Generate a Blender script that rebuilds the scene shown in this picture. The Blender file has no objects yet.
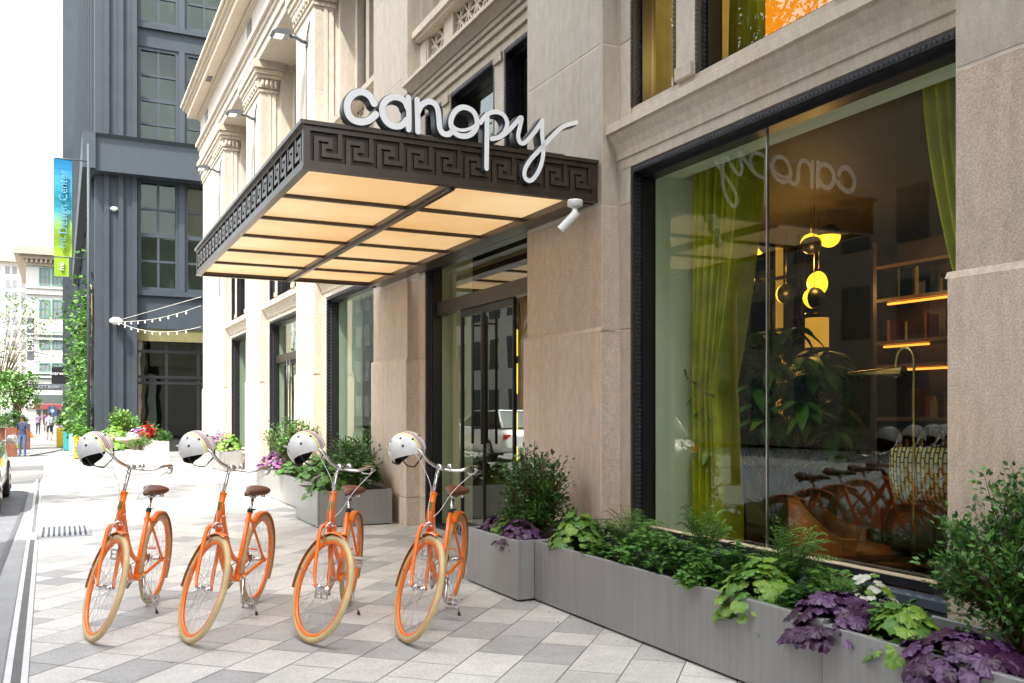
import bpy, bmesh, math, random
from mathutils import Vector, Matrix, Euler
from math import pi, sin, cos, radians as R
random.seed(7)
scn = bpy.context.scene
COL = scn.collection

# ---------- camera model (used to read real sizes off the photograph) ----------
F_, CC, SS, CAMH, HZ = 920.0, 0.8983, 0.4393, 1.5, 411.0
def ray(u, v):
    a = (u - 512) / F_
    return (CC * a + SS, CC - SS * a, (HZ - v) / F_)
def onX(u, v, X):
    r = ray(u, v); t = X / r[0]; return Vector((X, t * r[1], CAMH + t * r[2]))
def onY(u, v, Y):
    r = ray(u, v); t = Y / r[1]; return Vector((t * r[0], Y, CAMH + t * r[2]))
def gz(y):
    if y < 24: return 0.0
    if y > 42: return -0.3
    return -0.3 * (y - 24) / 18.0

# ---------- mesh builder ----------
class MB:
    def __init__(self):
        self.v = []; self.f = []; self.m = []; self.s = []
    def face(self, pts, mi=0, smooth=False):
        b = len(self.v); self.v += [tuple(p) for p in pts]
        self.f.append(tuple(range(b, b + len(pts)))); self.m.append(mi); self.s.append(smooth)
    def box(self, x0, y0, z0, x1, y1, z1, mi=0, M=None):
        if x0 > x1: x0, x1 = x1, x0
        if y0 > y1: y0, y1 = y1, y0
        if z0 > z1: z0, z1 = z1, z0
        b = len(self.v)
        P = [Vector(p) for p in ((x0,y0,z0),(x1,y0,z0),(x1,y1,z0),(x0,y1,z0),(x0,y0,z1),(x1,y0,z1),(x1,y1,z1),(x0,y1,z1))]
        if M is not None: P = [M @ p for p in P]
        self.v += [tuple(p) for p in P]
        for q in ((0,3,2,1),(4,5,6,7),(0,1,5,4),(1,2,6,5),(2,3,7,6),(3,0,4,7)):
            self.f.append(tuple(b + i for i in q)); self.m.append(mi); self.s.append(False)
        return self
    def cbox(self, x0, y0, z0, x1, y1, z1, c=0.01, mi=0):
        """box with chamfered vertical and top edges"""
        if x0 > x1: x0, x1 = x1, x0
        if y0 > y1: y0, y1 = y1, y0
        b = len(self.v)
        def ring(i, z):
            return [(x0+i+c*0,y0+i,z),(x1-i,y0+i,z),(x1-i,y1-i,z),(x0+i,y1-i,z)]
        def oct_(i, z):
            X0,X1,Y0,Y1=x0+i,x1-i,y0+i,y1-i
            return [(X0+c,Y0,z),(X1-c,Y0,z),(X1,Y0+c,z),(X1,Y1-c,z),(X1-c,Y1,z),(X0+c,Y1,z),(X0,Y1-c,z),(X0,Y0+c,z)]
        self.v += oct_(c*.6, z0) + oct_(0, z0+c) + oct_(0, z1-c) + oct_(c*.6, z1)
        for k in range(3):
            for i in range(8):
                j=(i+1)%8
                self.f.append((b+k*8+i,b+k*8+j,b+(k+1)*8+j,b+(k+1)*8+i)); self.m.append(mi); self.s.append(False)
        self.f.append(tuple(b+24+i for i in range(8))); self.m.append(mi); self.s.append(False)
        self.f.append(tuple(b+7-i for i in range(8))); self.m.append(mi); self.s.append(False)
        return self
    def tube(self, pts, r, n=8, mi=0, closed=False, caps=True, smooth=True):
        pts = [Vector(p) for p in pts]; N = len(pts)
        rr = r if isinstance(r, (list, tuple)) else [r] * N
        b = len(self.v); up = None
        for i, p in enumerate(pts):
            if closed: t = pts[(i+1) % N] - pts[i-1]
            else: t = pts[min(i+1, N-1)] - pts[max(i-1, 0)]
            if t.length < 1e-9: t = Vector((0,0,1))
            t.normalize()
            if up is None:
                up = Vector((0,0,1)) if abs(t.z) < .9 else Vector((1,0,0))
            up = (up - t * up.dot(t))
            if up.length < 1e-6: up = t.orthogonal()
            up.normalize(); s = t.cross(up)
            for k in range(n):
                a = 2*pi*k/n
                self.v.append(tuple(p + (up*cos(a) + s*sin(a)) * rr[i]))
        for i in range(N if closed else N-1):
            j = (i+1) % N
            for k in range(n):
                l = (k+1) % n
                self.f.append((b+i*n+k, b+i*n+l, b+j*n+l, b+j*n+k)); self.m.append(mi); self.s.append(smooth)
        if caps and not closed:
            self.f.append(tuple(b+k for k in range(n))[::-1]); self.m.append(mi); self.s.append(False)
            self.f.append(tuple(b+(N-1)*n+k for k in range(n))); self.m.append(mi); self.s.append(False)
        return self
    def lathe(self, prof, n=24, mi=0, M=None, smooth=True, axis='z', arc=2*pi):
        """prof: list of (radius, height)"""
        b = len(self.v); full = abs(arc - 2*pi) < 1e-6; cnt = n if full else n+1
        for (r, h) in prof:
            for k in range(cnt):
                a = arc*k/n
                p = Vector((r*cos(a), r*sin(a), h)) if axis == 'z' else Vector((r*cos(a), h, r*sin(a)))
                if M is not None: p = M @ p
                self.v.append(tuple(p))
        for i in range(len(prof)-1):
            for k in range(n if full else n):
                l = (k+1) % cnt
                if not full and k+1 >= cnt: continue
                self.f.append((b+i*cnt+k, b+i*cnt+l, b+(i+1)*cnt+l, b+(i+1)*cnt+k)); self.m.append(mi); self.s.append(smooth)
        return self
    def prism(self, poly, axis, a, b_, mi=0):
        """poly of 2-D points extruded along axis between a and b_"""
        def P(p, t):
            return {'x':(t,p[0],p[1]),'y':(p[0],t,p[1]),'z':(p[0],p[1],t)}[axis]
        n = len(poly); b = len(self.v)
        self.v += [P(p, a) for p in poly] + [P(p, b_) for p in poly]
        for i in range(n):
            j = (i+1) % n
            self.f.append((b+i, b+j, b+n+j, b+n+i)); self.m.append(mi); self.s.append(False)
        self.f.append(tuple(b+i for i in range(n))[::-1]); self.m.append(mi); self.s.append(False)
        self.f.append(tuple(b+n+i for i in range(n))); self.m.append(mi); self.s.append(False)
        return self
    def xform(self, M, start=0):
        for i in range(start, len(self.v)): self.v[i] = tuple(M @ Vector(self.v[i]))
        return self
    def mesh(self, name, mats):
        me = bpy.data.meshes.new(name)
        me.from_pydata(self.v, [], self.f)
        for m in (mats if isinstance(mats, (list, tuple)) else [mats]): me.materials.append(m)
        me.polygons.foreach_set('material_index', self.m)
        me.polygons.foreach_set('use_smooth', self.s)
        me.update()
        return me
    def build(self, name, mats, parent=None, fix=True, **tags):
        me = self.mesh(name, mats)
        if fix:
            bm = bmesh.new(); bm.from_mesh(me)
            bmesh.ops.recalc_face_normals(bm, faces=bm.faces[:]); bm.to_mesh(me); bm.free()
        o = bpy.data.objects.new(name, me); COL.objects.link(o)
        if parent is not None: o.parent = parent
        for k, v in tags.items(): o[k] = v
        return o

def tag(o, label=None, category=None, group=None, kind=None):
    if label: o['label'] = label
    if category: o['category'] = category
    if group: o['group'] = group
    if kind: o['kind'] = kind
    return o
def thing(name, label, category, loc=(0,0,0), rz=0.0, group=None):
    o = bpy.data.objects.new(name, None); o.empty_display_size = .1; COL.objects.link(o)
    o.location = loc; o.rotation_euler = (0,0,rz)
    return tag(o, label, category, group)
def copy_tree(o, parent=None):
    c = o.copy(); COL.objects.link(c); c.parent = parent
    for ch in list(o.children): copy_tree(ch, c)
    return c

# ---------- materials ----------
def hexc(h):
    h = h.lstrip('#'); return tuple((int(h[i:i+2],16)/255)**2.2 for i in (0,2,4)) + (1,)
def c4(c): return tuple(c) + (1,) if len(c) == 3 else tuple(c)
class NT:
    def __init__(self, name):
        self.m = bpy.data.materials.new(name); self.m.use_nodes = True
        self.t = self.m.node_tree; self.b = self.t.nodes['Principled BSDF']; self.out = self.t.nodes['Material Output']
    def n(self, typ, **kw):
        x = self.t.nodes.new(typ)
        for k, v in kw.items():
            if k.startswith('i_'): x.inputs[k[2:].replace('_',' ')].default_value = v
            else: setattr(x, k, v)
        return x
    def l(self, a, b): self.t.links.new(a, b)
def mat(name, col, rough=.6, metal=0.0, var=.12, scale=6.0, bump=0.0, bscale=60.0, coat=0.0, spec=.5, fine=0.0, fscale=200.0, col2=None, coord='Object', trans=0.0):
    t = NT(name); b = t.b
    tc = t.n('ShaderNodeTexCoord')
    no = t.n('ShaderNodeTexNoise'); no.inputs['Scale'].default_value = scale; no.inputs['Detail'].default_value = 5
    t.l(tc.outputs[coord], no.inputs['Vector'])
    cr = t.n('ShaderNodeValToRGB'); cr.color_ramp.elements[0].position = .3; cr.color_ramp.elements[1].position = .7
    c = c4(col); d = c4(col2) if col2 else tuple(x*(1-var) for x in c[:3]) + (1,)
    e = c if col2 else tuple(min(1, x*(1+var)) for x in c[:3]) + (1,)
    cr.color_ramp.elements[0].color = d; cr.color_ramp.elements[1].color = e
    t.l(no.outputs['Fac'], cr.inputs['Fac'])
    last = cr.outputs['Color']
    if fine > 0:
        n2 = t.n('ShaderNodeTexNoise'); n2.inputs['Scale'].default_value = fscale; n2.inputs['Detail'].default_value = 2
        t.l(tc.outputs[coord], n2.inputs['Vector'])
        mr = t.n('ShaderNodeMapRange'); mr.inputs['From Min'].default_value=.35; mr.inputs['From Max'].default_value=.65
        mr.inputs['To Min'].default_value = 1-fine; mr.inputs['To Max'].default_value = 1+fine*.6
        t.l(n2.outputs['Fac'], mr.inputs['Value'])
        mx = t.n('ShaderNodeMix', data_type='RGBA', blend_type='MULTIPLY'); mx.inputs['Factor'].default_value = 1
        t.l(last, mx.inputs['A']); t.l(mr.outputs['Result'], mx.inputs['B']); last = mx.outputs['Result']
    t.l(last, b.inputs['Base Color'])
    b.inputs['Roughness'].default_value = rough; b.inputs['Metallic'].default_value = metal
    b.inputs['Coat Weight'].default_value = coat; b.inputs['Specular IOR Level'].default_value = spec
    b.inputs['Coat Roughness'].default_value = .08
    if bump > 0:
        n3 = t.n('ShaderNodeTexNoise'); n3.inputs['Scale'].default_value = bscale; n3.inputs['Detail'].default_value = 4
        t.l(tc.outputs[coord], n3.inputs['Vector'])
        bp = t.n('ShaderNodeBump'); bp.inputs['Strength'].default_value = bump; bp.inputs['Distance'].default_value = .01
        t.l(n3.outputs['Fac'], bp.inputs['Height']); t.l(bp.outputs['Normal'], b.inputs['Normal'])
    t.last = last
    if trans > 0:
        tr = t.n('ShaderNodeBsdfTranslucent'); t.l(last, tr.inputs['Color'])
        ms = t.n('ShaderNodeMixShader'); ms.inputs['Fac'].default_value = trans
        t.l(b.outputs[0], ms.inputs[1]); t.l(tr.outputs[0], ms.inputs[2]); t.l(ms.outputs[0], t.out.inputs['Surface'])
    return t.m
def glow(name, col, strength, base=None):
    t = NT(name); t.b.inputs['Base Color'].default_value = c4(base or col)
    t.b.inputs['Emission Color'].default_value = c4(col); t.b.inputs['Emission Strength'].default_value = strength
    t.b.inputs['Roughness'].default_value = .35
    return t.m
def glass(name, tint=(.89,.94,.86), f0=.10, wob=0.0, rough=0.0):
    t = NT(name)
    t.t.nodes.remove(t.b)
    ge = t.n('ShaderNodeNewGeometry')
    dp = t.n('ShaderNodeVectorMath', operation='DOT_PRODUCT'); t.l(ge.outputs['Incoming'], dp.inputs[0]); t.l(ge.outputs['Normal'], dp.inputs[1])
    ab = t.n('ShaderNodeMath', operation='ABSOLUTE'); t.l(dp.outputs['Value'], ab.inputs[0])
    su = t.n('ShaderNodeMath', operation='SUBTRACT'); su.inputs[0].default_value = 1; t.l(ab.outputs[0], su.inputs[1])
    pw = t.n('ShaderNodeMath', operation='POWER'); t.l(su.outputs[0], pw.inputs[0]); pw.inputs[1].default_value = 5
    ma = t.n('ShaderNodeMath', operation='MULTIPLY_ADD'); t.l(pw.outputs[0], ma.inputs[0]); ma.inputs[1].default_value = 1-f0; ma.inputs[2].default_value = f0
    tr = t.n('ShaderNodeBsdfTransparent'); tr.inputs['Color'].default_value = c4(tint)
    gl = t.n('ShaderNodeBsdfGlossy'); gl.inputs['Roughness'].default_value = rough; gl.inputs['Color'].default_value = (.9,.97,.92,1)
    if wob > 0:
        tc = t.n('ShaderNodeTexCoord'); no = t.n('ShaderNodeTexNoise'); no.inputs['Scale'].default_value = 1.6; no.inputs['Detail'].default_value = 1
        t.l(tc.outputs['Object'], no.inputs['Vector'])
        bp = t.n('ShaderNodeBump'); bp.inputs['Strength'].default_value = wob; bp.inputs['Distance'].default_value = .02
        t.l(no.outputs['Fac'], bp.inputs['Height']); t.l(bp.outputs['Normal'], gl.inputs['Normal'])
    ms = t.n('ShaderNodeMixShader'); t.l(ma.outputs[0], ms.inputs['Fac']); t.l(tr.outputs[0], ms.inputs[1]); t.l(gl.outputs[0], ms.inputs[2])
    t.l(ms.outputs[0], t.out.inputs['Surface'])
    return t.m
def stone(name, col, stain=(.52,.33,.16), st=.35, speck=.16):
    t = NT(name); b = t.b; tc = t.n('ShaderNodeTexCoord'); ge = t.n('ShaderNodeNewGeometry')
    big = t.n('ShaderNodeTexNoise'); big.inputs['Scale'].default_value = 1.1; big.inputs['Detail'].default_value = 7; big.inputs['Roughness'].default_value=.62
    mp = t.n('ShaderNodeMapping'); mp.inputs['Scale'].default_value = (1.4,1.4,.55)
    t.l(tc.outputs['Object'], mp.inputs['Vector']); t.l(mp.outputs[0], big.inputs['Vector'])
    cr = t.n('ShaderNodeValToRGB'); cr.color_ramp.elements[0].position=.48; cr.color_ramp.elements[1].position=.78
    cr.color_ramp.elements[0].color=(0,0,0,1); cr.color_ramp.elements[1].color=(st,st,st,1)
    t.l(big.outputs['Fac'], cr.inputs['Fac'])
    m1 = t.n('ShaderNodeMix', data_type='RGBA'); m1.inputs['A'].default_value=c4(col); m1.inputs['B'].default_value=c4(stain)
    t.l(cr.outputs['Color'], m1.inputs['Factor'])
    rr = t.n('ShaderNodeMapRange'); rr.inputs['To Min'].default_value=.9; rr.inputs['To Max'].default_value=1.08
    t.l(ge.outputs['Random Per Island'], rr.inputs['Value'])
    m2 = t.n('ShaderNodeMix', data_type='RGBA', blend_type='MULTIPLY'); m2.inputs['Factor'].default_value=1
    t.l(m1.outputs['Result'], m2.inputs['A']); t.l(rr.outputs['Result'], m2.inputs['B'])
    fn = t.n('ShaderNodeTexNoise'); fn.inputs['Scale'].default_value=95; fn.inputs['Detail'].default_value=5; fn.inputs['Roughness'].default_value=.7; t.l(tc.outputs['Object'], fn.inputs['Vector'])
    md = t.n('ShaderNodeTexNoise'); md.inputs['Scale'].default_value=14; md.inputs['Detail'].default_value=6; t.l(mp.outputs[0], md.inputs['Vector'])
    mr = t.n('ShaderNodeMapRange'); mr.inputs['From Min'].default_value=.3; mr.inputs['From Max'].default_value=.7; mr.inputs['To Min'].default_value=1-speck; mr.inputs['To Max'].default_value=1+speck
    t.l(fn.outputs['Fac'], mr.inputs['Value'])
    mr2 = t.n('ShaderNodeMapRange'); mr2.inputs['From Min'].default_value=.3; mr2.inputs['From Max'].default_value=.7; mr2.inputs['To Min'].default_value=.88; mr2.inputs['To Max'].default_value=1.06
    t.l(md.outputs['Fac'], mr2.inputs['Value'])
    m0 = t.n('ShaderNodeMath', operation='MULTIPLY'); t.l(mr.outputs[0], m0.inputs[0]); t.l(mr2.outputs[0], m0.inputs[1])
    sp_ = t.n('ShaderNodeMapping'); sp_.inputs['Scale'].default_value=(7,7,.35); t.l(tc.outputs['Object'], sp_.inputs['Vector'])
    sn = t.n('ShaderNodeTexNoise'); sn.inputs['Scale'].default_value=1.5; sn.inputs['Detail'].default_value=5; t.l(sp_.outputs[0], sn.inputs['Vector'])
    sr = t.n('ShaderNodeMapRange'); sr.inputs['From Min'].default_value=.5; sr.inputs['From Max'].default_value=.75; sr.inputs['To Min'].default_value=1.0; sr.inputs['To Max'].default_value=.90; t.l(sn.outputs['Fac'], sr.inputs['Value'])
    mm = t.n('ShaderNodeMath', operation='MULTIPLY'); t.l(m0.outputs[0], mm.inputs[0]); t.l(sr.outputs[0], mm.inputs[1])
    m3 = t.n('ShaderNodeMix', data_type='RGBA', blend_type='MULTIPLY'); m3.inputs['Factor'].default_value=1
    t.l(m2.outputs['Result'], m3.inputs['A']); t.l(mm.outputs[0], m3.inputs['B'])
    t.l(m3.outputs['Result'], b.inputs['Base Color']); b.inputs['Roughness'].default_value=.75
    b.inputs['Specular IOR Level'].default_value=.3
    bp = t.n('ShaderNodeBump'); bp.inputs['Strength'].default_value=.25; bp.inputs['Distance'].default_value=.006
    t.l(fn.outputs['Fac'], bp.inputs['Height']); t.l(bp.outputs['Normal'], b.inputs['Normal'])
    return t.m

M = {}
M['stone_up'] = stone('pale_limestone', (.53,.475,.40), st=.18, speck=.14)
M['stone_lo'] = stone('warm_granite', (.60,.495,.395), stain=(.50,.32,.16), st=.4, speck=.34)
M['stone_trim'] = stone('carved_limestone', (.56,.495,.40), st=.25, speck=.2)
M['mortar'] = mat('mortar', (.60,.54,.46), .9)
M['iron'] = mat('dark_cast_iron', (.028,.028,.034), .42, .3, bump=.6, bscale=90, spec=.6)
M['black'] = mat('black_frame_paint', (.014,.014,.017), .35)
M['bronze'] = mat('bronze_paint', (.062,.045,.034), .30, .35, var=.2, spec=.7)
M['bronze_back'] = mat('rusty_bronze_back', (.045,.03,.02), .5, .2, var=.4, scale=3)
M['glass'] = glass('window_glass', f0=.09)
M['glass_up'] = glass('upper_glass', tint=(.6,.68,.6), f0=.13, wob=.2)
M['glass_bay'] = glass('bay_glass', tint=(.80,.90,.82), f0=.26, wob=.05)
M['planter'] = None
M['soil'] = mat('dark_soil', (.03,.02,.014), .95, var=.4, scale=40, bump=1, bscale=60)
M['orange'] = mat('orange_enamel', (.90,.175,.003), .30, var=.03, coat=.35)
M['cream'] = mat('cream_rubber', (.56,.42,.21), .65, var=.14, scale=9)
M['chrome'] = mat('chrome', (.72,.72,.72), .16, 1.0, var=.05)
M['alu'] = mat('satin_aluminium', (.6,.6,.6), .32, 1.0, var=.05)
M['rubber'] = mat('black_rubber', (.02,.02,.02), .6)
M['leather'] = mat('brown_leather', (.13,.038,.022), .45, var=.2, scale=30, bump=.3, bscale=200)
M['helmet'] = mat('white_helmet_shell', (.74,.74,.72), .22, var=.02, coat=.5)
M['white_led'] = glow('white_acrylic', (1,1,1), .03, (.76,.78,.80))
M['white'] = mat('white_paint', (.78,.78,.76), .5, var=.04)
# ================= GROUND =================
def granite(name, col, sp=.25):
    t = NT(name); b=t.b; tc=t.n('ShaderNodeTexCoord'); ge=t.n('ShaderNodeNewGeometry')
    f=t.n('ShaderNodeTexNoise'); f.inputs['Scale'].default_value=85; f.inputs['Detail'].default_value=4; f.inputs['Roughness'].default_value=.8; t.l(tc.outputs['Object'],f.inputs['Vector'])
    g=t.n('ShaderNodeTexNoise'); g.inputs['Scale'].default_value=1.3; g.inputs['Detail'].default_value=6; t.l(tc.outputs['Object'],g.inputs['Vector'])
    a=t.n('ShaderNodeMapRange'); a.inputs['From Min'].default_value=.32;a.inputs['From Max'].default_value=.68;a.inputs['To Min'].default_value=1-sp;a.inputs['To Max'].default_value=1+sp*.5; t.l(f.outputs['Fac'],a.inputs['Value'])
    c=t.n('ShaderNodeMapRange'); c.inputs['From Min'].default_value=.3;c.inputs['From Max'].default_value=.7;c.inputs['To Min'].default_value=.86;c.inputs['To Max'].default_value=1.05; t.l(g.outputs['Fac'],c.inputs['Value'])
    r=t.n('ShaderNodeMapRange'); r.inputs['To Min'].default_value=.88;r.inputs['To Max'].default_value=1.06; t.l(ge.outputs['Random Per Island'],r.inputs['Value'])
    vo=t.n('ShaderNodeTexVoronoi'); vo.inputs['Scale'].default_value=1.9; t.l(tc.outputs['Object'],vo.inputs['Vector'])
    vs_=t.n('ShaderNodeMapRange'); vs_.inputs['From Min'].default_value=.022;vs_.inputs['From Max'].default_value=.034;vs_.inputs['To Min'].default_value=.55;vs_.inputs['To Max'].default_value=1; t.l(vo.outputs['Distance'],vs_.inputs['Value'])
    q=t.n('ShaderNodeTexNoise'); q.inputs['Scale'].default_value=5; q.inputs['Detail'].default_value=8; q.inputs['Roughness'].default_value=.7; t.l(tc.outputs['Object'],q.inputs['Vector'])
    qr=t.n('ShaderNodeMapRange'); qr.inputs['From Min'].default_value=.35;qr.inputs['From Max'].default_value=.65;qr.inputs['To Min'].default_value=.9;qr.inputs['To Max'].default_value=1.05; t.l(q.outputs['Fac'],qr.inputs['Value'])
    k1=t.n('ShaderNodeMath',operation='MULTIPLY'); t.l(vs_.outputs[0],k1.inputs[0]); t.l(qr.outputs[0],k1.inputs[1])
    k2=t.n('ShaderNodeMath',operation='MULTIPLY'); t.l(k1.outputs[0],k2.inputs[0]); t.l(a.outputs[0],k2.inputs[1])
    m=t.n('ShaderNodeMath',operation='MULTIPLY'); t.l(k2.outputs[0],m.inputs[0]); t.l(c.outputs[0],m.inputs[1])
    m2=t.n('ShaderNodeMath',operation='MULTIPLY'); t.l(m.outputs[0],m2.inputs[0]); t.l(r.outputs[0],m2.inputs[1])
    x=t.n('ShaderNodeMix',data_type='RGBA',blend_type='MULTIPLY'); x.inputs['Factor'].default_value=1; x.inputs['A'].default_value=c4(col); t.l(m2.outputs[0],x.inputs['B'])
    t.l(x.outputs['Result'],b.inputs['Base Color']); b.inputs['Roughness'].default_value=.62; b.inputs['Specular IOR Level'].default_value=.35
    return t.m
M['pav']=[granite('white_granite_paver',(.66,.64,.60),.3),granite('light_granite_paver',(.57,.555,.525),.3),granite('grey_granite_paver',(.45,.445,.435),.3)]
M['joint']=mat('paver_joint',(.24,.23,.21),.9)
M['plaza']=granite('pale_concrete',(.25,.245,.235),.25)
M['asphalt']=mat('asphalt',(.15,.157,.17),.8,var=.15,scale=3,fine=.35,fscale=120)

def strip_sheet(x0,x1,ys,z):
    mb=MB()
    for a,b in zip(ys,ys[1:]): mb.face([(x0,a,gz(a)+z),(x1,a,gz(a)+z),(x1,b,gz(b)+z),(x0,b,gz(b)+z)])
    return mb
ys=[-60,24,42,420]
g=strip_sheet(-160,160,ys,-.012).build('ground',M['plaza'],fix=False); tag(g,kind='structure')
road=strip_sheet(-9.0,-.56,[-60,15.2],-.004)
# rounded end of the parking lane beside the kerb
n=10; pts=[(-.56,15.2),(-.60,19.0)]+[(-1.1+.5*cos(a*pi/2/n),19.0+.5*sin(a*pi/2/n)) for a in range(1,n+1)]+[(-9,19.5),(-9,15.2)]
road.face([(x,y,-.004) for x,y in pts])
tag(road.build('road',M['asphalt'],fix=False),kind='structure')
kb=MB()
edge=[(-.56,-20),(-.56,15.2),(-.60,19.0)]+[(-1.1+.5*cos(a*pi/2/n),19.0+.5*sin(a*pi/2/n)) for a in range(1,n+1)]+[(-9,19.5)]
for (ax,ay),(bx,by) in zip(edge,edge[1:]):
    d=Vector((bx-ax,by-ay,0)).normalized(); nn=Vector((d.y,-d.x,0))
    A=Vector((ax,ay,0));B=Vector((bx,by,0)); o=nn*.05
    kb.face([A+Vector((0,0,.012)),A+o+Vector((0,0,.012)),B+o+Vector((0,0,.012)),B+Vector((0,0,.012))])
    kb.face([A+Vector((0,0,-.006)),A+Vector((0,0,.012)),B+Vector((0,0,.012)),B+Vector((0,0,-.006))])
tag(kb.build('kerb',mat('dark_kerb_edge',(.09,.09,.1),.7),fix=False),kind='structure')
kbm=MB(); kbm.face([(-.515,-6,.0025),(-.17,-6,.0025),(-.51,24,.0025),(-.56,19,.0025),(-.515,15,.0025)])
tag(kbm.build('kerb_band',granite('kerb_concrete',(.30,.305,.31),.15),fix=False),kind='structure')
tag(strip_sheet(-.42,4.6,[-3,24,31.5],-.001).build('pavement_base',M['joint'],fix=False),kind='structure')
# pavers
def pavers():
    mb=MB(); ang=R(43.3); U=Vector((sin(ang),cos(ang),0)); W=Vector((cos(ang),-sin(ang),0))
    rw=.318; rnd=random.Random(11); g=.0035
    for k in range(-110,30):
        w0=k*rw; t=-8+rnd.random()*.6
        while t<32:
            L=rnd.choice((.318,.477,.477,.636)); col=rnd.random()
            mi=0 if col<.52 else (1 if col<.74 else 2)
            if mi==2: L=.318 if rnd.random()<.6 else .45
            P=[U*(t+g)+W*(w0+g),U*(t+L-g)+W*(w0+g),U*(t+L-g)+W*(w0+rw-g),U*(t+g)+W*(w0+rw-g)]
            c=(P[0]+P[2])/2
            if -.9<c.x<4.9 and 0.5<c.y<32: mb.face([(p.x,p.y,gz(p.y)+.004) for p in P],mi)
            t+=L
    me=mb.mesh('pavement',M['pav']); bm=bmesh.new(); bm.from_mesh(me)
    for co,no in (((-.165,5.7,0),(-1,-.0125,0)),((4.45,0,0),(1,0,0)),((0,31.5,0),(0,1,0))):
        bmesh.ops.bisect_plane(bm,geom=bm.verts[:]+bm.edges[:]+bm.faces[:],plane_co=co,plane_no=no,clear_outer=True)
    for f in bm.faces:
        if f.normal.z<0: f.normal_flip()
    bm.to_mesh(me); bm.free(); o=bpy.data.objects.new('pavement',me); COL.objects.link(o); tag(o,kind='structure')
pavers()
# slot drain (two pale bands with a dark slot)
sd=thing('slot_drain','long narrow slot drain with two pale stone edges along the kerb','drain',(-.3,3,0))
M['paleband']=granite('pale_stone_band',(.66,.66,.65),.1); M['slotgrey']=mat('drain_channel',(.13,.13,.13),.8,fine=.3)
def slot(y0,y1,xa,xb):
    m=MB(); n=MB()
    def X(y,o): return -.235-.0125*(y-5.7)+o
    for a,b,mbx,z in ((xa,xa+.035,m,.008),(xb-.035,xb,m,.008),(xa+.035,xb-.035,n,.006)):
        mbx.face([(X(y0,a),y0,z),(X(y0,b),y0,z),(X(y1,b),y1,z),(X(y1,a),y1,z)])
    return m,n
def off(o): 
    for v in o.data.vertices: v.co-=Vector((-.3,3,0))
    return o
for (y0,y1) in ((1,12.0),(12.75,22.6)):
    m,n_=slot(y0,y1,-.055,.065)
    off(m.build('edge_band',M['paleband'],sd,fix=False)); off(n_.build('channel',M['slotgrey'],sd,fix=False))
m=MB(); m.box(-.40,12.05,.003,-.27,12.7,.012); off(m.build('junction_cover',M['white'],sd))
sd2=MB(); sd2.face([(-.02,24.5,.004),(.05,24.5,.004),(.0,32,-.12),(-.07,32,-.12)])
tag(sd2.build('slot_drain',M['paleband'],fix=False),'short far piece of slot drain in the sunlit paving','drain')
# drain grate
gr=thing('drain_grate','grey metal drain grate with slots set in the paving beside the slot drain','drain grate',(0.02,12.7,0))
m=MB()
x0,x1,y0,y1=-.27,.31,-.55,.6
m.box(x0,y0,.004,x1,y0+.04,.012).box(x0,y1-.04,.004,x1,y1,.012).box(x0,y0+.04,.004,x0+.03,y1-.04,.012).box(x1-.03,y0+.04,.004,x1,y1-.04,.012)
m.build('grate_rim',mat('worn_iron',(.3,.31,.33),.5,.3),gr)
m=MB()
for i in range(9):
    xx=x0+.06+i*.058; m.box(xx,y0+.04,.002,xx+.03,y1-.04,.010)
m.build('grate_bars',mat('worn_iron_bar',(.38,.39,.42),.5,.3),gr)
m=MB(); m.face([(x0,y0,.0055),(x1,y0,.0055),(x1,y1,.0055),(x0,y1,.0055)]); m.build('sump',mat('dark_sump',(.05,.055,.06),.9),gr,fix=False)
# ================= STONE BUILDING =================
def W(mb, name, mats, root, fix=True, **k):
    """part modelled in world coordinates under a top-level thing"""
    o = mb.build(name, mats, root, fix, **k)
    if root.parent is None and root.type == 'EMPTY': o.matrix_parent_inverse = root.matrix_basis.inverted()
    return o
bd = thing('stone_building','pale classical stone office building with tall piers, cornice and shopfront windows along the pavement','building',(4.05,3,0))
PX=4.05; SX=4.21; GX=4.40
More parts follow.
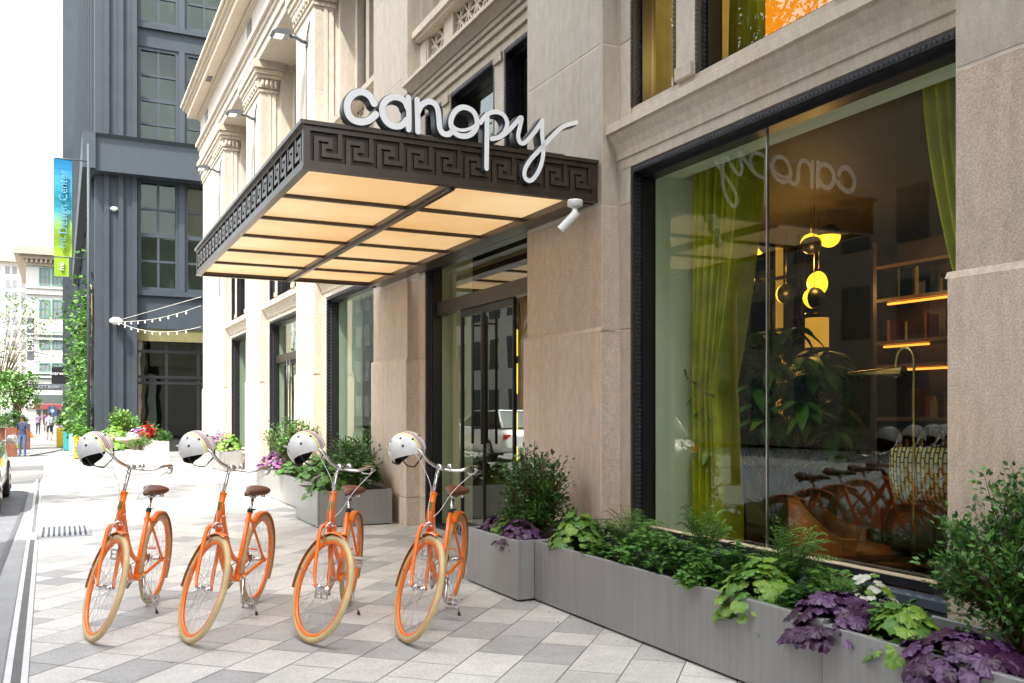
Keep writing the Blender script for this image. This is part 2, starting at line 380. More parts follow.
# piers: (near Y, far Y)
PIERS=[(-2.5,3.19),(6.57,7.95),(11.40,12.85),(16.35,17.75),(21.35,23.10),(26.54,30.8)]
MG=.0025
ZJ=[0,.37,2.18,3.22,4.57,5.9,7.25,8.6,9.45]
for i,(a,b) in enumerate(PIERS):
    m=MB(); g=.0035
    lo=i
    # core (mortar colour shows in the joints)
    m.box(PX+.0025,a+.0025,0,SX+.2,b-.0025,9.45,2)
    m.box(SX-.004,a-.012,0,SX+.05,a+.004,6.3,2)
    for z0,z1 in zip(ZJ,ZJ[1:]):
        e = .0 if z1>2.2 else .0
        wide = .028 if z0<2.18 else 0.0
        mi = 1 if z1<3.3 else 0
        m.cbox(PX-wide,a-wide,z0+g,SX+.10,b+wide,z1-g,.008,mi)
    # bevel ledge on top of the wider lower block
    m.prism([(PX-.027,2.17),(PX-.008,2.205),(PX+.1,2.205),(PX+.1,2.17)],'y',a-.04,b+.04,1)
    # jamb strips set back
    for (ya,yb) in ((a-(.185 if i==1 else .235),a-.012),(b+.012,b+(.235 if i else .11))):
        if ya<-3 : continue
        for z0,z1 in zip(ZJ,ZJ[1:]):
            if z1>6.3: break
            m.cbox(SX,ya,z0+g*.5,SX+.12,yb,min(z1,6.35)-g*.5,.006,1 if z1<3.3 else 0)
        m.box(SX+.015,ya+.01,0,SX+.12,yb,6.3,2)
    # deep upper flank with a second, narrower pilaster
    m.box(PX+.17,a+.03,6.35,4.52,b-.03,9.45,0)
    m.box(4.50,a-.08,6.36,4.95,b+.08,9.45,0)
    m.box(4.24,a-.012,6.36,4.30,b+.012,9.44,0)
    W(m,'pier',[M['stone_up'],M['stone_lo'],M['mortar']],bd)
    # capital
    c=MB(); cz=8.78
    for k,(z,ex,h) in enumerate(((cz,.03,.06),(cz+.09,.05,.20),(cz+.30,.09,.08),(cz+.39,.13,.10),(cz+.50,.17,.17))):
        c.box(PX-ex,a-ex,z,SX+.2+ex,b+ex,z+h)
    # carved drops
    for q in range(7):
        yy=a+.12+(b-a-.24)*q/6 if b-a<2.5 else a+.12+1.4*q/6
        c.lathe([(.001,-.06),(.05,-.04),(.06,.02),(.03,.1)],8,M=Matrix.Translation((PX-.05,yy,cz+.16)))
        xx=PX+.03+.06*q
    for q in range(4):
        c.lathe([(.001,-.06),(.04,-.04),(.05,.02),(.03,.1)],8,M=Matrix.Translation((PX+.05+q*.1,a-.05,cz+.16)))
    W(c,'capital',M['stone_trim'],bd)

OPEN=[(3.27,6.385),(8.185,11.165),(13.085,16.115),(17.985,21.115),(23.335,26.305)]
def profile_run(prof,y0,y1,mi=0,mb=None):
    """prof: (x,z) outline"""
    mb=mb or MB(); mb.prism(prof,'y',y0,y1,mi); return mb
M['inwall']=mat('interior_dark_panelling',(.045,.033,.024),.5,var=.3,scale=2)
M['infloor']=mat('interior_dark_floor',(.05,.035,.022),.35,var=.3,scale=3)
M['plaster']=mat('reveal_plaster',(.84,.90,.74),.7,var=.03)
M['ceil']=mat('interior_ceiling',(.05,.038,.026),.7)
# lintels, ledges, string courses between the piers
for k,(a,b) in enumerate(OPEN):
    y0,y1=a-.23,b+.23
    m=MB()
    m.box(SX+.012,y0,3.51,SX+.2,y1,4.0)            # lintel
    m.box(SX-.005,y0+.005,3.515,SX+.02,y1-.005,3.60)
    # cyma and shelf
    cy=[(SX+.01,3.60),(SX-.02,3.60),(SX-.03,3.66),(SX-.055,3.72),(SX-.09,3.77),(SX-.10,3.80),(SX-.125,3.805),(SX-.125,3.875),(SX-.11,3.885),(SX+.01,3.91)]
    m.prism(cy,'y',y0+.004,y1-.004)
    m.box(SX+.02,y0,3.9,SX+.2,y1,4.0)
    W(m,'ledge',M['stone_trim'],bd)
    m=MB()
    # entablature over the second-storey windows
    m.box(SX+.02,y0,5.33,SX+.3,y1,5.75)
    for z,e,h in ((5.33,.0,.09),(5.425,.035,.09),(5.52,.07,.06),(5.585,.10,.05)):
        m.box(SX-e,y0+.004,z,SX+.03,y1-.004,z+h)
    m.prism([(SX+.01,5.64),(SX-.12,5.64),(SX-.20,5.70),(SX-.24,5.705),(SX-.24,5.75),(SX-.19,5.77),(SX+.01,5.79)],'y',y0+.006,y1-.006)
    W(m,'string_course',M['stone_trim'],bd)
    # balustrade zone with pierced lattice panels
    m=MB()
    segs=[(y0,y0+.26),(y0+.26+.55,y0+1.10),(y1-1.10,y1-.26-.55),(y1-.26,y1)]
    for s0,s1 in segs: m.box(SX+.03,s0,5.75,SX+.25,s1,6.32)
    m.box(SX+.03,y0,5.752,SX+.25,y1,5.80)
    m.box(SX-.06,y0+.004,6.32,SX+.3,y1-.004,6.36); m.box(SX-.10,y0+.006,6.36,SX+.8,y1-.006,6.45)
    m.box(SX+.10,y0+.05,6.45,4.96,y1-.05,6.52)
    W(m,'balustrade',M['stone_trim'],bd)
    lat=MB(); bk=MB()
    pans=[(segs[0][1],segs[1][0]),(segs[1][1],segs[2][0]),(segs[2][1],segs[3][0])]
    for (p0,p1) in pans:
        nn=max(1,round((p1-p0)/.27)); w=(p1-p0)/nn
        for q in range(nn):
            for r in range(2):
                ya=p0+q*w; yb=ya+w; za=5.80+r*.26; zb=za+.26; x=SX+.07
                cyy=(ya+yb)/2; czz=(za+zb)/2
                for (p,q2) in (((ya,za),(yb,zb)),((ya,zb),(yb,za)),((ya,czz),(yb,czz)),((cyy,za),(cyy,zb))):
                    dy=q2[0]-p[0]; dz=q2[1]-p[1]; L=math.hypot(dy,dz); ny,nz=-dz/L*.016,dy/L*.016
                    off=.0 if abs(dy*dz)>1e-6 else .006
                    if p==(ya,zb): off=.003
                    P=[(p[0]+ny,p[1]+nz),(q2[0]+ny,q2[1]+nz),(q2[0]-ny,q2[1]-nz),(p[0]-ny,p[1]-nz)]
                    lat.prism(P,'x',x+off,x+.04+off)
        for r in range(1): bk.box(SX+.16,p0,5.79,SX+.17,p1,6.33)
    W(lat,'lattice',M['stone_trim'],bd); W(bk,'lattice_back',M['black'],bd)
# entablature and main cornice
EY0,EY1=-2.5,30.8
m=MB()
for z,x,h in ((9.45,3.99,.19),(9.645,3.95,.19),(9.84,3.91,.12),(9.965,3.84,.09)):
    m.box(x,EY0,z,5.2,EY1+(4.05-x),z+h)
W(m,'architrave',M['stone_up'],bd)
m=MB(); m.box(3.98,EY0,10.055,5.2,EY1+.05,11.0); W(m,'frieze',M['stone_up'],bd)
m=MB()
for (x,z,h) in ((3.93,10.80,.05),(3.88,10.855,.06),(3.62,10.93,.16),(3.57,11.095,.07),(3.50,11.17,.10),(3.43,11.275,.07)):
    m.box(x,EY0,z,5.2,EY1+(4.05-x),z+h)
W(m,'cornice',M['stone_trim'],bd)
m=MB()
for y in (20.4,27.0,15.0): m.box(3.68,y,10.915,3.82,y+.45,10.929)
for y in (22.0,29.2): m.box(3.965,y,10.3,3.979,y+.5,10.7)
W(m,'vent',M['black'],bd)
m=MB()
m.box(4.9,-2.5,9.4,18,30.8,11.3); m.box(5.1,27.0,0,18,30.78,9.4); m.box(9.6,-2.5,3.7,18,27.0,9.45)
W(m,'rear_block',M['stone_up'],bd)
m=MB(); m.box(10,-2.5,11.3,18,30,22)
W(m,'upper_block',M['stone_up'],bd)
# upper recess closing wall + tall third-storey windows
for k,(a,b) in enumerate(OPEN):
    m=MB(); 
    m.box(4.90,a-.4,6.5,4.93,b+.4,9.45); W(m,'tall_window_glass',M['glass_up'],bd)
    m=MB(); m.box(5.0,a-.4,6.4,5.02,b+.4,9.45); W(m,'tall_window_blind',M['inwall'],bd)
    m=MB()
    for t in (0.0,.22,.78,1.0):
        y=a-.1+(b-a+.2)*t; m.box(4.78,y-.09,6.5,4.95,y+.09,9.44)
    W(m,'mullion',M['stone_up'],bd)
    m=MB()
    for t in (.11,.5,.89): 
        y=a-.1+(b-a+.2)*t; m.box(4.86,y-.02,6.5,4.899,y+.02,9.44)
    W(m,'sash',M['black'],bd)

def beads(mb,x,y,z0,z1,axis='z',step=.036,r=.011,y1=None,mi=0):
    """row of small raised bosses"""
    n=int(((z1-z0) if axis=='z' else (y1-y))/step)
    for i in range(n):
        c=Vector((x,y,z0+step*(i+.5))) if axis=='z' else Vector((x,y+step*(i+.5),z0))
        b=len(mb.v)
        P=[(-r*.6,-r,-r),(-r*.6,r,-r),(-r*.6,r,r),(-r*.6,-r,r),(-r*1.4,0,0)]
        if axis=='n':pass
        mb.v+=[tuple(c+Vector(p)) for p in P]
        for f in ((0,1,4),(1,2,4),(2,3,4),(3,0,4)): mb.f.append(tuple(b+t for t in f)); mb.m.append(mi); mb.s.append(False)
def beads_n(mb,x,y,z0,z1,step=.036,r=.011,mi=0):
    n=int((z1-z0)/step)
    for i in range(n):
        c=Vector((x,y,z0+step*(i+.5))); b=len(mb.v)
        P=[(-r,0,-r),(r,0,-r),(r,0,r),(-r,0,r),(0,-r*1.1,0)]
        mb.v+=[tuple(c+Vector(p)) for p in P]
        for f in ((0,1,4),(1,2,4),(2,3,4),(3,0,4)): mb.f.append(tuple(b+t for t in f)); mb.m.append(mi); mb.s.append(False)
M['bead']=mat('worn_iron_bosses',(.12,.12,.14),.35,.5)
def iron_frame(a,b,z0,z1,root,detail=True,gx=GX,low=True,w=.05):
    """cast-iron reveal (far jamb, near jamb, head) with raised bosses, then a black inner frame"""
    m=MB()
    # iron casings
    m.box(SX+.015,b-.012,z0,gx-.10,b+.02,z1); m.box(SX+.015,a-.02,z0,gx-.10,a+.012,z1)
    m.box(SX+.004,b-.035,z0,SX+.03,b+.004,z1); m.box(SX+.004,a-.004,z0,SX+.03,a+.035,z1)
    m.box(SX+.004,a+.035,z1-.05,gx-.10,b-.035,z1-.002)
    if detail:
        st=.036 if b<12 else .06
        for xx in (SX+.05,SX+.085): beads_n(m,xx,b-.012,z0+.02,z1-.06,st,mi=1)
        beads(m,SX+.004,b-.015,z0+.02,z1-.06,step=st,mi=1); beads(m,SX+.004,a+.015,z0+.02,z1-.06,step=st,mi=1)
        beads(m,SX+.004,a+.04,z1-.028,z1,axis='y',y1=b-.04,step=st,mi=1)
    o=W(m,'iron_casing',[M['iron'],M['bead']],root)
    m=MB()
    x0,x1=gx-.10,gx+.03
    m.box(x0,b-.042,z0,x1,b+.03,z1-.002); m.box(x0,a-.03,z0,x1,a+.042,z1-.002)
    m.box(x0,a+.042,z1-.085,x1,b-.042,z1-.004)
    if low: m.box(x0,a+.042,z0,x1,b-.042,z0+.05)
    f=W(m,'window_frame',M['black'],root)
    return f
def pane(x,a,b,z0,z1,root,mt,name='glass'):
    m=MB(); m.face([(x,a,z0),(x,a,z1),(x,b,z1),(x,b,z0)]); 
    return W(m,name,mt,root,fix=False)
# ground-floor shop windows
wins=[]
for k,(a,b) in enumerate(OPEN):
    z0={0:.50,2:.45,4:.45}.get(k,0.0)
    f=iron_frame(a,b,z0 if k!=1 else 0,3.51,bd)
    f['kind_note']=0; del f['kind_note']
    wins.append(f)
    if k!=1 and k!=3:
        if k==0:
            p=pane(GX,a+.04,4.955,.55,3.43,f,M['glass']); p=pane(GX,4.967,b-.04,.55,3.43,f,M['glass'])
            m=MB(); m.box(GX-.008,4.955,.55,GX+.012,4.967,3.43); W(m,'glass_joint',M['alu'],f)
        else: pane(GX,a+.05,b-.05,z0+.05,3.43,f,M['glass_bay'])
        m=MB(); m.box(SX-.03,a-.2,0,GX+.1,b+.2,z0-.06); W(m,'stall_riser',M['stone_lo'] if k else mat('blue_grey_iron_panel',(.10,.12,.15),.45,.3,bump=.4,bscale=40),bd)
        m=MB(); m.box(SX-.05,a-.19,z0-.06,GX-.10,b+.19,z0-.012); 
        if k==0:
            for i in range(36):
                y=a+.1+i*.08; m.lathe([(.024,-.0),(.018,.006),(.001,.007)],8,M=Matrix.Translation((SX+.0,y,z0-.012)))
        W(m,'window_sill',mat('blue_grey_iron_sill',(.13,.15,.19),.4,.4) if k==0 else M['stone_trim'],bd)
        m=MB(); m.box(GX-.095,a+.06,z0+.0,GX-.02,b-.06,z0+.055); W(m,'cream_sill',mat('cream_sill',(.66,.56,.38),.6),f)
        if k==0: pass
# second-storey windows: tripartite
for k,(a,b) in enumerate(OPEN):
    L=b-a
    cols=[(a+.0,a+.62),(a+.86,b-.86),(b-.62,b)]
    m=MB()
    for (y0,y1) in ((a+.62,a+.86),(b-.86,b-.62)):
        m.cbox(SX-.0,y0+.0,4.0,SX+.2,y1-.0,5.33,.006)
        m.cbox(SX-.03,y0+.02,4.0,SX+.0,y1-.02,4.10,.005); m.cbox(SX-.03,y0+.02,5.23,SX+.0,y1-.02,5.325,.005)
    W(m,'mullion',M['stone_trim'],bd)
    for j,(y0,y1) in enumerate(cols):
        f=iron_frame(y0,y1,4.0,5.33,bd,detail=True,gx=GX)
        pane(GX,y0+.05,y1-.05,4.05,5.25,f,M['glass_up'])
# ---------- interior shell ----------
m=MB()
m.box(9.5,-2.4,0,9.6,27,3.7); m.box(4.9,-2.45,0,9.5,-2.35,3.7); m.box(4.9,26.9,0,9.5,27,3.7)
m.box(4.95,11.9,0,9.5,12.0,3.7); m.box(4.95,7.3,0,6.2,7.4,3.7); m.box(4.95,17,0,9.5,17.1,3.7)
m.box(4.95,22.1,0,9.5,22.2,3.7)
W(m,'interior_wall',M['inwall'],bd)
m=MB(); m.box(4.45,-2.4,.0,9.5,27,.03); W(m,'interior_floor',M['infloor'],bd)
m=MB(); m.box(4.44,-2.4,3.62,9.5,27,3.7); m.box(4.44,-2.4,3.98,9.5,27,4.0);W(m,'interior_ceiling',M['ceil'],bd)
m=MB()
for (a,b) in OPEN:
    m.box(GX+.032,b-.045,.03,4.86,b+.2,3.6); m.box(GX+.032,a-.2,.03,4.86,a+.045,3.6)
    m.box(GX+.032,a+.045,3.46,4.70,b-.045,3.61)
for (a,b) in PIERS: m.box(4.43,a-.1,.03,4.84,b+.1,3.6)
W(m,'window_reveal',M['plaster'],bd)
# upper rooms
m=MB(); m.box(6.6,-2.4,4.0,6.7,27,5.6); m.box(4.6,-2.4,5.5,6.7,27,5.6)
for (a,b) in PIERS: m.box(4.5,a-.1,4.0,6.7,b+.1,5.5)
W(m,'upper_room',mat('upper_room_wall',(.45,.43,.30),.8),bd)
m=MB(); m.box(5.35,6.44,4.02,6.58,6.46,5.48)
W(m,'glowing_wall',glow('glowing_ochre_wall',(1,.30,.01),.14,(.8,.35,.04)),bd)  # the wall itself emits: lamplight put into its colour

# ---------- main door (glazed, pull bars) ----------
def door_set(a,b,name,label,cat,zt=2.9,handles=True):
    root=bd
    d=MB(); xd=GX
    d.box(xd-.05,a+.056,zt-.17,xd+.05,b-.056,zt)                       # header bar
    th=MB(); th.box(xd-.03,a+.056,.0,xd+.03,b-.056,.06); W(th,'threshold',M['black'],bd)
    fr=W(d,'door_header',mat('dark_bronze_bar',(.07,.06,.05),.35,.5),bd)
    pane(xd,a+.056,b-.056,zt,3.42,fr,M['glass_bay'],'transom')
    mid=(a+b)/2+.05
    lv=[(a+.056,a+.75),(a+.76,mid-.004),(mid+.004,b-.8),(b-.79,b-.056)]
    for i,(y0,y1) in enumerate(lv):
        dr=MB()
        if i in (1,2):
            dr.box(xd-.02,y0,zt-.26,xd+.02,y1,zt-.175); dr.box(xd-.02,y0,.065,xd+.02,y1,.16); dr.box(xd-.015,y0,.16,xd+.015,y0+.012,zt-.26); dr.box(xd-.015,y1-.012,.16,xd+.015,y1,zt-.26)
            lf=W(dr,'door',mat('door_rail',(.03,.03,.03),.4,.3),bd)
            pane(xd,y0+.012,y1-.012,.16,zt-.26,lf,M['glass_bay'])
            h=MB(); yy=(y1-.13) if i==1 else (y0+.13)
            h.tube([(xd-.09,yy,1.12),(xd-.09,yy,2.62)],.017,10)
            for z in (1.3,2.5): h.tube([(xd-.09,yy,z),(xd,yy,z)],.011,8)
            W(h,'handle',M['black'],lf)
        else:
            pane(xd,y0,y1,.06,zt-.17,fr,M['glass_bay'],'side_light')
            s=MB(); yy=y1 if i==0 else y0; s.box(xd-.02,yy-.012,.06,xd+.02,yy+.012,zt-.17); W(s,'post',M['black'],fr)
door_set(OPEN[1][0],OPEN[1][1],'','','')
door_set(OPEN[3][0],OPEN[3][1],'','','',zt=2.75)
# header above door under canopy
m=MB(); m.box(SX-.02,OPEN[1][0]-.2,3.30,SX+.12,OPEN[1][1]+.2,3.505); W(m,'door_lintel_panel',M['black'],bd)
# ================= ENTRANCE CANOPY =================
CX0,CX1,CY0,CY1,CZ0,CZ1=1.565,4.04,6.63,12.5,3.262,3.59
cn=thing('entrance_canopy','dark bronze canopy with a Greek key border and amber soffit panels over the entrance','canopy',(CX1,9.5,CZ0))
def key_strip(mb,org,du,n,w,z0,z1,nrm,d,mi=0):
    """Greek-key relief: org start, du unit vector along, nrm outward"""
    du=Vector(du); nrm=Vector(nrm); org=Vector(org); H=z1-z0; t=.033
    def bar(u0,u1,v0,v1,k=0.0):
        P=[]
        for dd in (0,d+k):
            for (u,v) in ((u0,v0),(u1,v0),(u1,v1),(u0,v1)): P.append(org+du*u+Vector((0,0,z0+v))+nrm*dd)
        b=len(mb.v); mb.v+=[tuple(p) for p in P]
        for q in ((0,3,2,1),(4,5,6,7),(0,1,5,4),(1,2,6,5),(2,3,7,6),(3,0,4,7)): mb.f.append(tuple(b+i for i in q)); mb.m.append(mi); mb.s.append(False)
    for i in range(n):
        o=i*w
        A=.12*w; B=.56*w; C=.865*w; D=.36*w
        bar(o+A,o+A+t,0,H*.84)                       # rises from the bottom rail
        bar(o+A+t,o+B,H*.84-t,H*.84,-.0008)
        bar(o+B-.0,o+B+t,H*.46,H*.84,-.0016)
        bar(o+D+t,o+B,H*.46,H*.46+t,-.0024)
        bar(o+D,o+D+t,H*.18,H*.46+t,-.0032)
        bar(o+D+t,o+C,H*.18,H*.18+t,-.004)
        bar(o+C,o+C+t,H*.18,H,-.0048)
m=MB()
# fascia: recessed back plates, rails, lip
RZ0,RZ1=CZ0+.055,CZ1-.055
bk=MB()
bk.box(CX0+.03,CY0+.03,RZ0-.01,CX1,CY0+.045,RZ1+.01); bk.box(CX0+.03,CY0+.045,RZ0-.01,CX0+.045,CY1-.045,RZ1+.01); bk.box(CX0+.03,CY1-.045,RZ0-.01,CX1,CY1-.03,RZ1+.01)
W(bk,'fascia_back',M['bronze_back'],cn)
def ringframe(mb,x0,y0,x1,y1,z0,z1,w):
    mb.box(x0,y0,z0,x1,y0+w,z1); mb.box(x0,y0+w,z0,x0+w,y1-w,z1); mb.box(x0,y1-w,z0,x1,y1,z1)
ringframe(m,CX0,CY0,CX1,CY1,CZ0,RZ0,.06); ringframe(m,CX0,CY0,CX1,CY1,RZ1,CZ1-.018,.06)
ringframe(m,CX0-.025,CY0-.025,CX1,CY1+.025,CZ1-.018,CZ1+.012,.09)
ringframe(m,CX0-.008,CY0-.008,CX1,CY1+.008,CZ0-.012,CZ0+.006,.06)
m.box(CX0,CY0,RZ0,CX0+.05,CY0+.05,RZ1); m.box(CX0,CY1-.05,RZ0,CX0+.05,CY1,RZ1); m.box(CX1-.05,CY0,RZ0,CX1,CY0+.05,RZ1)
W(m,'fascia',M['bronze'],cn)
k=MB(); nf=10; wf=(CX1-CX0-.10)/nf
key_strip(k,(CX0+.05,CY0+.03,0),(1,0,0),nf,wf,RZ0,RZ1,(0,-1,0),.029)
W(k,'greek_key_front',M['bronze'],cn)
k=MB(); ns=23; ws=(CY1-CY0-.10)/ns
key_strip(k,(CX0+.03,CY0+.05,0),(0,1,0),ns,ws,RZ0,RZ1,(-1,0,0),.029)
W(k,'greek_key_side',M['bronze'],cn)
# soffit
M['soffit']=None
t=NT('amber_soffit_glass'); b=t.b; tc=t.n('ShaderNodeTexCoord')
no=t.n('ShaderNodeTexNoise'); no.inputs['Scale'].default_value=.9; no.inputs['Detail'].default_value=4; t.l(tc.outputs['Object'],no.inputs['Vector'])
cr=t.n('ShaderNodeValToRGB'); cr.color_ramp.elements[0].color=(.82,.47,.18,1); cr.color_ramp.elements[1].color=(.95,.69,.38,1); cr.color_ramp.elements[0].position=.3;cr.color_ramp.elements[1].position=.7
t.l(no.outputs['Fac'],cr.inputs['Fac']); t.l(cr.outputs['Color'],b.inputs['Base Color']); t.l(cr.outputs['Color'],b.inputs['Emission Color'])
b.inputs['Emission Strength'].default_value=.14; b.inputs['Roughness'].default_value=.45  # panels emit their own amber glow in place of light through the glass
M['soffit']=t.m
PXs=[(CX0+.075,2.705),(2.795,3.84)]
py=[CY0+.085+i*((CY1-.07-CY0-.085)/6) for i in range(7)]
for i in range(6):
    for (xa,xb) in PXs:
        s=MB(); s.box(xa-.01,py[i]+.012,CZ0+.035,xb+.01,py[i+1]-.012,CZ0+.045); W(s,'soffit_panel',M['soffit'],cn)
s=MB()
for i in range(7): 
    w=.022 if 0<i<6 else .03
    s.box(CX0+.06,py[i]-w,CZ0+.006,3.88,py[i]+w,CZ0+.05)
s.box(2.705,CY0+.06,CZ0-.006,2.795,CY1-.06,CZ0+.055)
s.box(2.73,CY0+.06,CZ0-.03,2.77,CY1-.06,CZ0-.006)
s.box(3.84,CY0+.06,CZ0-.02,CX1-.004,CY1-.06,CZ0+.05)
W(s,'soffit_bar',M['bronze'],cn)
s=MB(); s.box(CX0+.06,CY0+.06,CZ0+.12,CX1,CY1-.06,CZ0+.20); W(s,'roof_deck',M['black'],cn)
# brackets that carry the letters
# ---------- sign ----------
SY=CY0-.05
sg=thing('shop_sign','white script letters spelling canopy standing on the front edge of the canopy','sign',(2.8,SY,CZ1))
def pix(l,ox,oy,sc): return [(ox+x/sc,oy+y/sc) for x,y in l]
Z7=(330,80,7.314); Z8=(450,90,6.207)
c_=[pix([(322,172),(300,128),(262,96),(215,86),(165,108),(132,155),(126,210),(142,262),(180,295),(235,306),(290,290),(335,252)],*Z7)]
a_=[pix([(566,200),(545,155),(500,128),(450,127),(405,155),(382,205),(388,262),(420,312),(470,338),(525,330),(562,292)],*Z7),
    pix([(572,128),(576,250),(574,362)],*Z7)]
n_=[pix([(636,145),(640,260),(642,378)],*Z7), pix([(642,235),(668,185),(712,160),(758,170),(785,212),(795,280),(800,345),(822,388),(862,398),(895,375)],*Z7)]
o_=[pix([(85,108),(40,125),(10,170),(5,220),(30,268),(75,288),(125,278),(160,238),(165,185),(140,132),(85,108)],*Z8), pix([(14,225),(45,246),(90,250),(140,232),(185,196),(225,158)],*Z8)]
p_=[pix([(228,150),(226,300),(224,488)],*Z8), pix([(185,205),(230,152),(285,138),(330,158),(352,205),(340,255),(305,292),(255,306)],*Z8)]
y_=[pix([(255,306),(310,292),(365,250),(410,200),(440,172),(432,225),(420,285),(432,328),(465,325),(520,265),(570,190)],*Z8), pix([(570,190),(568,280),(576,370),(566,450),(535,525),(495,565),(462,545),(462,495),(500,430),(560,365),(630,290),(700,228),(780,204)],*Z8)]
def smooth(pts,k=5,closed=False):
    out=[]; n=len(pts)
    for i in range(n-1):
        p0=Vector(pts[max(i-1,0)] if not closed or i>0 else pts[n-2]); p1=Vector(pts[i]); p2=Vector(pts[i+1]); p3=Vector(pts[min(i+2,n-1)] if not closed or i<n-2 else pts[1])
        for j in range(k):
            t=j/k; out.append(.5*((2*p1)+(p2-p0)*t+(2*p0-5*p1+4*p2-p3)*t*t+(3*p1-p0-3*p2+p3)*t**3))
    out.append(Vector(pts[-1])); return out
def stroke(mb,pts,w,y0,y1,closed=False):
    """flat-faced channel letter stroke with round ends; material 0 face, 1 returns"""
    n=len(pts); Lf=[];Rt=[]
    for i,p in enumerate(pts):
        a=pts[max(i-1,0)]; b=pts[min(i+1,n-1)]
        if closed and i in (0,n-1): a=pts[n-2]; b=pts[1]
        d=(b-a).normalized(); nn=Vector((-d.y,d.x))*w/2
        Lf.append(p+nn); Rt.append(p-nn)
    def cap(c,d):
        r=[]; base=math.atan2(d.y,d.x)
        for k in range(1,6):
            an=base-pi/2+pi*k/6; r.append(c+Vector((cos(an),sin(an)))*w/2)
        return r
    if closed:
        out=None
        for i in range(n-1):
            q=[Lf[i],Rt[i],Rt[i+1],Lf[i+1]]
            mb.face([(a.x,y0,a.y) for a in q],0)
            mb.face([(Lf[i].x,y0,Lf[i].y),(Lf[i+1].x,y0,Lf[i+1].y),(Lf[i+1].x,y1,Lf[i+1].y),(Lf[i].x,y1,Lf[i].y)],1)
            mb.face([(Rt[i].x,y0,Rt[i].y),(Rt[i+1].x,y0,Rt[i+1].y),(Rt[i+1].x,y1,Rt[i+1].y),(Rt[i].x,y1,Rt[i].y)],1)
            mb.face([(a.x,y1,a.y) for a in q],1)
        return
    for i in range(n-1):
        q=[Lf[i],Rt[i],Rt[i+1],Lf[i+1]]
        mb.face([(a.x,y0,a.y) for a in q],0); mb.face([(a.x,y1,a.y) for a in q],1)
    e1=cap(pts[-1],(pts[-1]-pts[-2]).normalized()); e0=cap(pts[0],(pts[0]-pts[1]).normalized())
    ring=Rt+e1+Lf[::-1]+e0
    mb.face([(a.x,y0,a.y) for a in [Rt[-1]]+e1+[Lf[-1]]],0); mb.face([(a.x,y0,a.y) for a in [Lf[0]]+e0+[Rt[0]]],0)
    for i in range(len(ring)):
        a=ring[i]; b=ring[(i+1)%len(ring)]
        mb.face([(a.x,y0,a.y),(b.x,y0,b.y),(b.x,y1,b.y),(a.x,y1,a.y)],1)
M['letter_side']=mat('grey_letter_return',(.07,.075,.085),.3,.3)
kk=0
for let,ws_ in ((c_,(.052,)),(a_,(.048,.044)),(n_,(.044,.044)),(o_,(.042,.026)),(p_,(.040,.036)),(y_,(.036,.036))):
    mb=MB()
    for st,w in zip(let,ws_):
        P3=[onY(u,v,SY) for u,v in st]; P2=[(p.x,p.z) for p in P3]
        cl=(st[0]==st[-1]); sm=smooth(P2,5,cl)
        stroke(mb,sm,w,SY-.0011*kk,SY+.085,cl)
        # dark backing tray a touch wider than the face
        stroke2=MB(); stroke(stroke2,sm,w+.012,SY+.012+.0013*kk,SY+.095+.0009*kk,cl)
        b0=len(mb.v)
        mb.v+=stroke2.v; mb.f+=[tuple(b0+i for i in f) for f in stroke2.f]; mb.m+=[1]*len(stroke2.f); mb.s+=stroke2.s
        kk+=1
    W(mb,'letter',[M['white_led'],M['letter_side']],sg,fix=True)
# support rail behind the letters
m=MB(); m.tube([(1.95,SY+.11,CZ1+.035),(3.75,SY+.11,CZ1+.035)],.012,8)
for x in (2.0,2.35,2.7,3.05,3.4,3.7): m.tube([(x,SY+.11,CZ1+.035),(x,SY+.11,CZ1-.01)],.008,6)
W(m,'support_rail',M['black'],sg)
# ---------- CCTV ----------
cp=onX(575,207,3.72); 
cam=thing('security_camera','white bullet security camera under the near corner of the canopy','camera',tuple(cp))
m=MB(); m.lathe([(.001,.055),(.058,.055),(.062,.045),(.062,.01),(.05,.0),(.001,.0)],24); m.build('mount',M['white'],cam)
m=MB(); m.tube([(0,0,.0),(.0,0,-.05),(-.03,-.01,-.085)],.024,12); m.build('arm',M['white'],cam)
m=MB(); Mx=Matrix.Translation((-.045,-.02,-.10))@Euler((R(24),R(38),0)).to_matrix().to_4x4()
m.lathe([(.001,.07),(.03,.07),(.035,.06),(.035,-.11),(.038,-.115),(.038,-.125)],20,M=Mx); m.build('body',M['white'],cam)
m=MB(); m.lathe([(.036,-.119),(.034,-.121),(.001,-.121)],20,M=Mx); m.build('lens',M['black'],cam)
dp=onX(374,283,3.93)
dm=thing('dome_camera','small white and black dome camera at the far end of the canopy','camera',tuple(dp))
m=MB(); m.lathe([(.001,.06),(.07,.06),(.07,.0),(.06,-.015),(.001,-.015)],20); m.build('housing',M['white'],dm)
m=MB(); m.lathe([(.05,-.012),(.048,-.04),(.03,-.065),(.001,-.072)],20); m.build('dome',M['black'],dm)
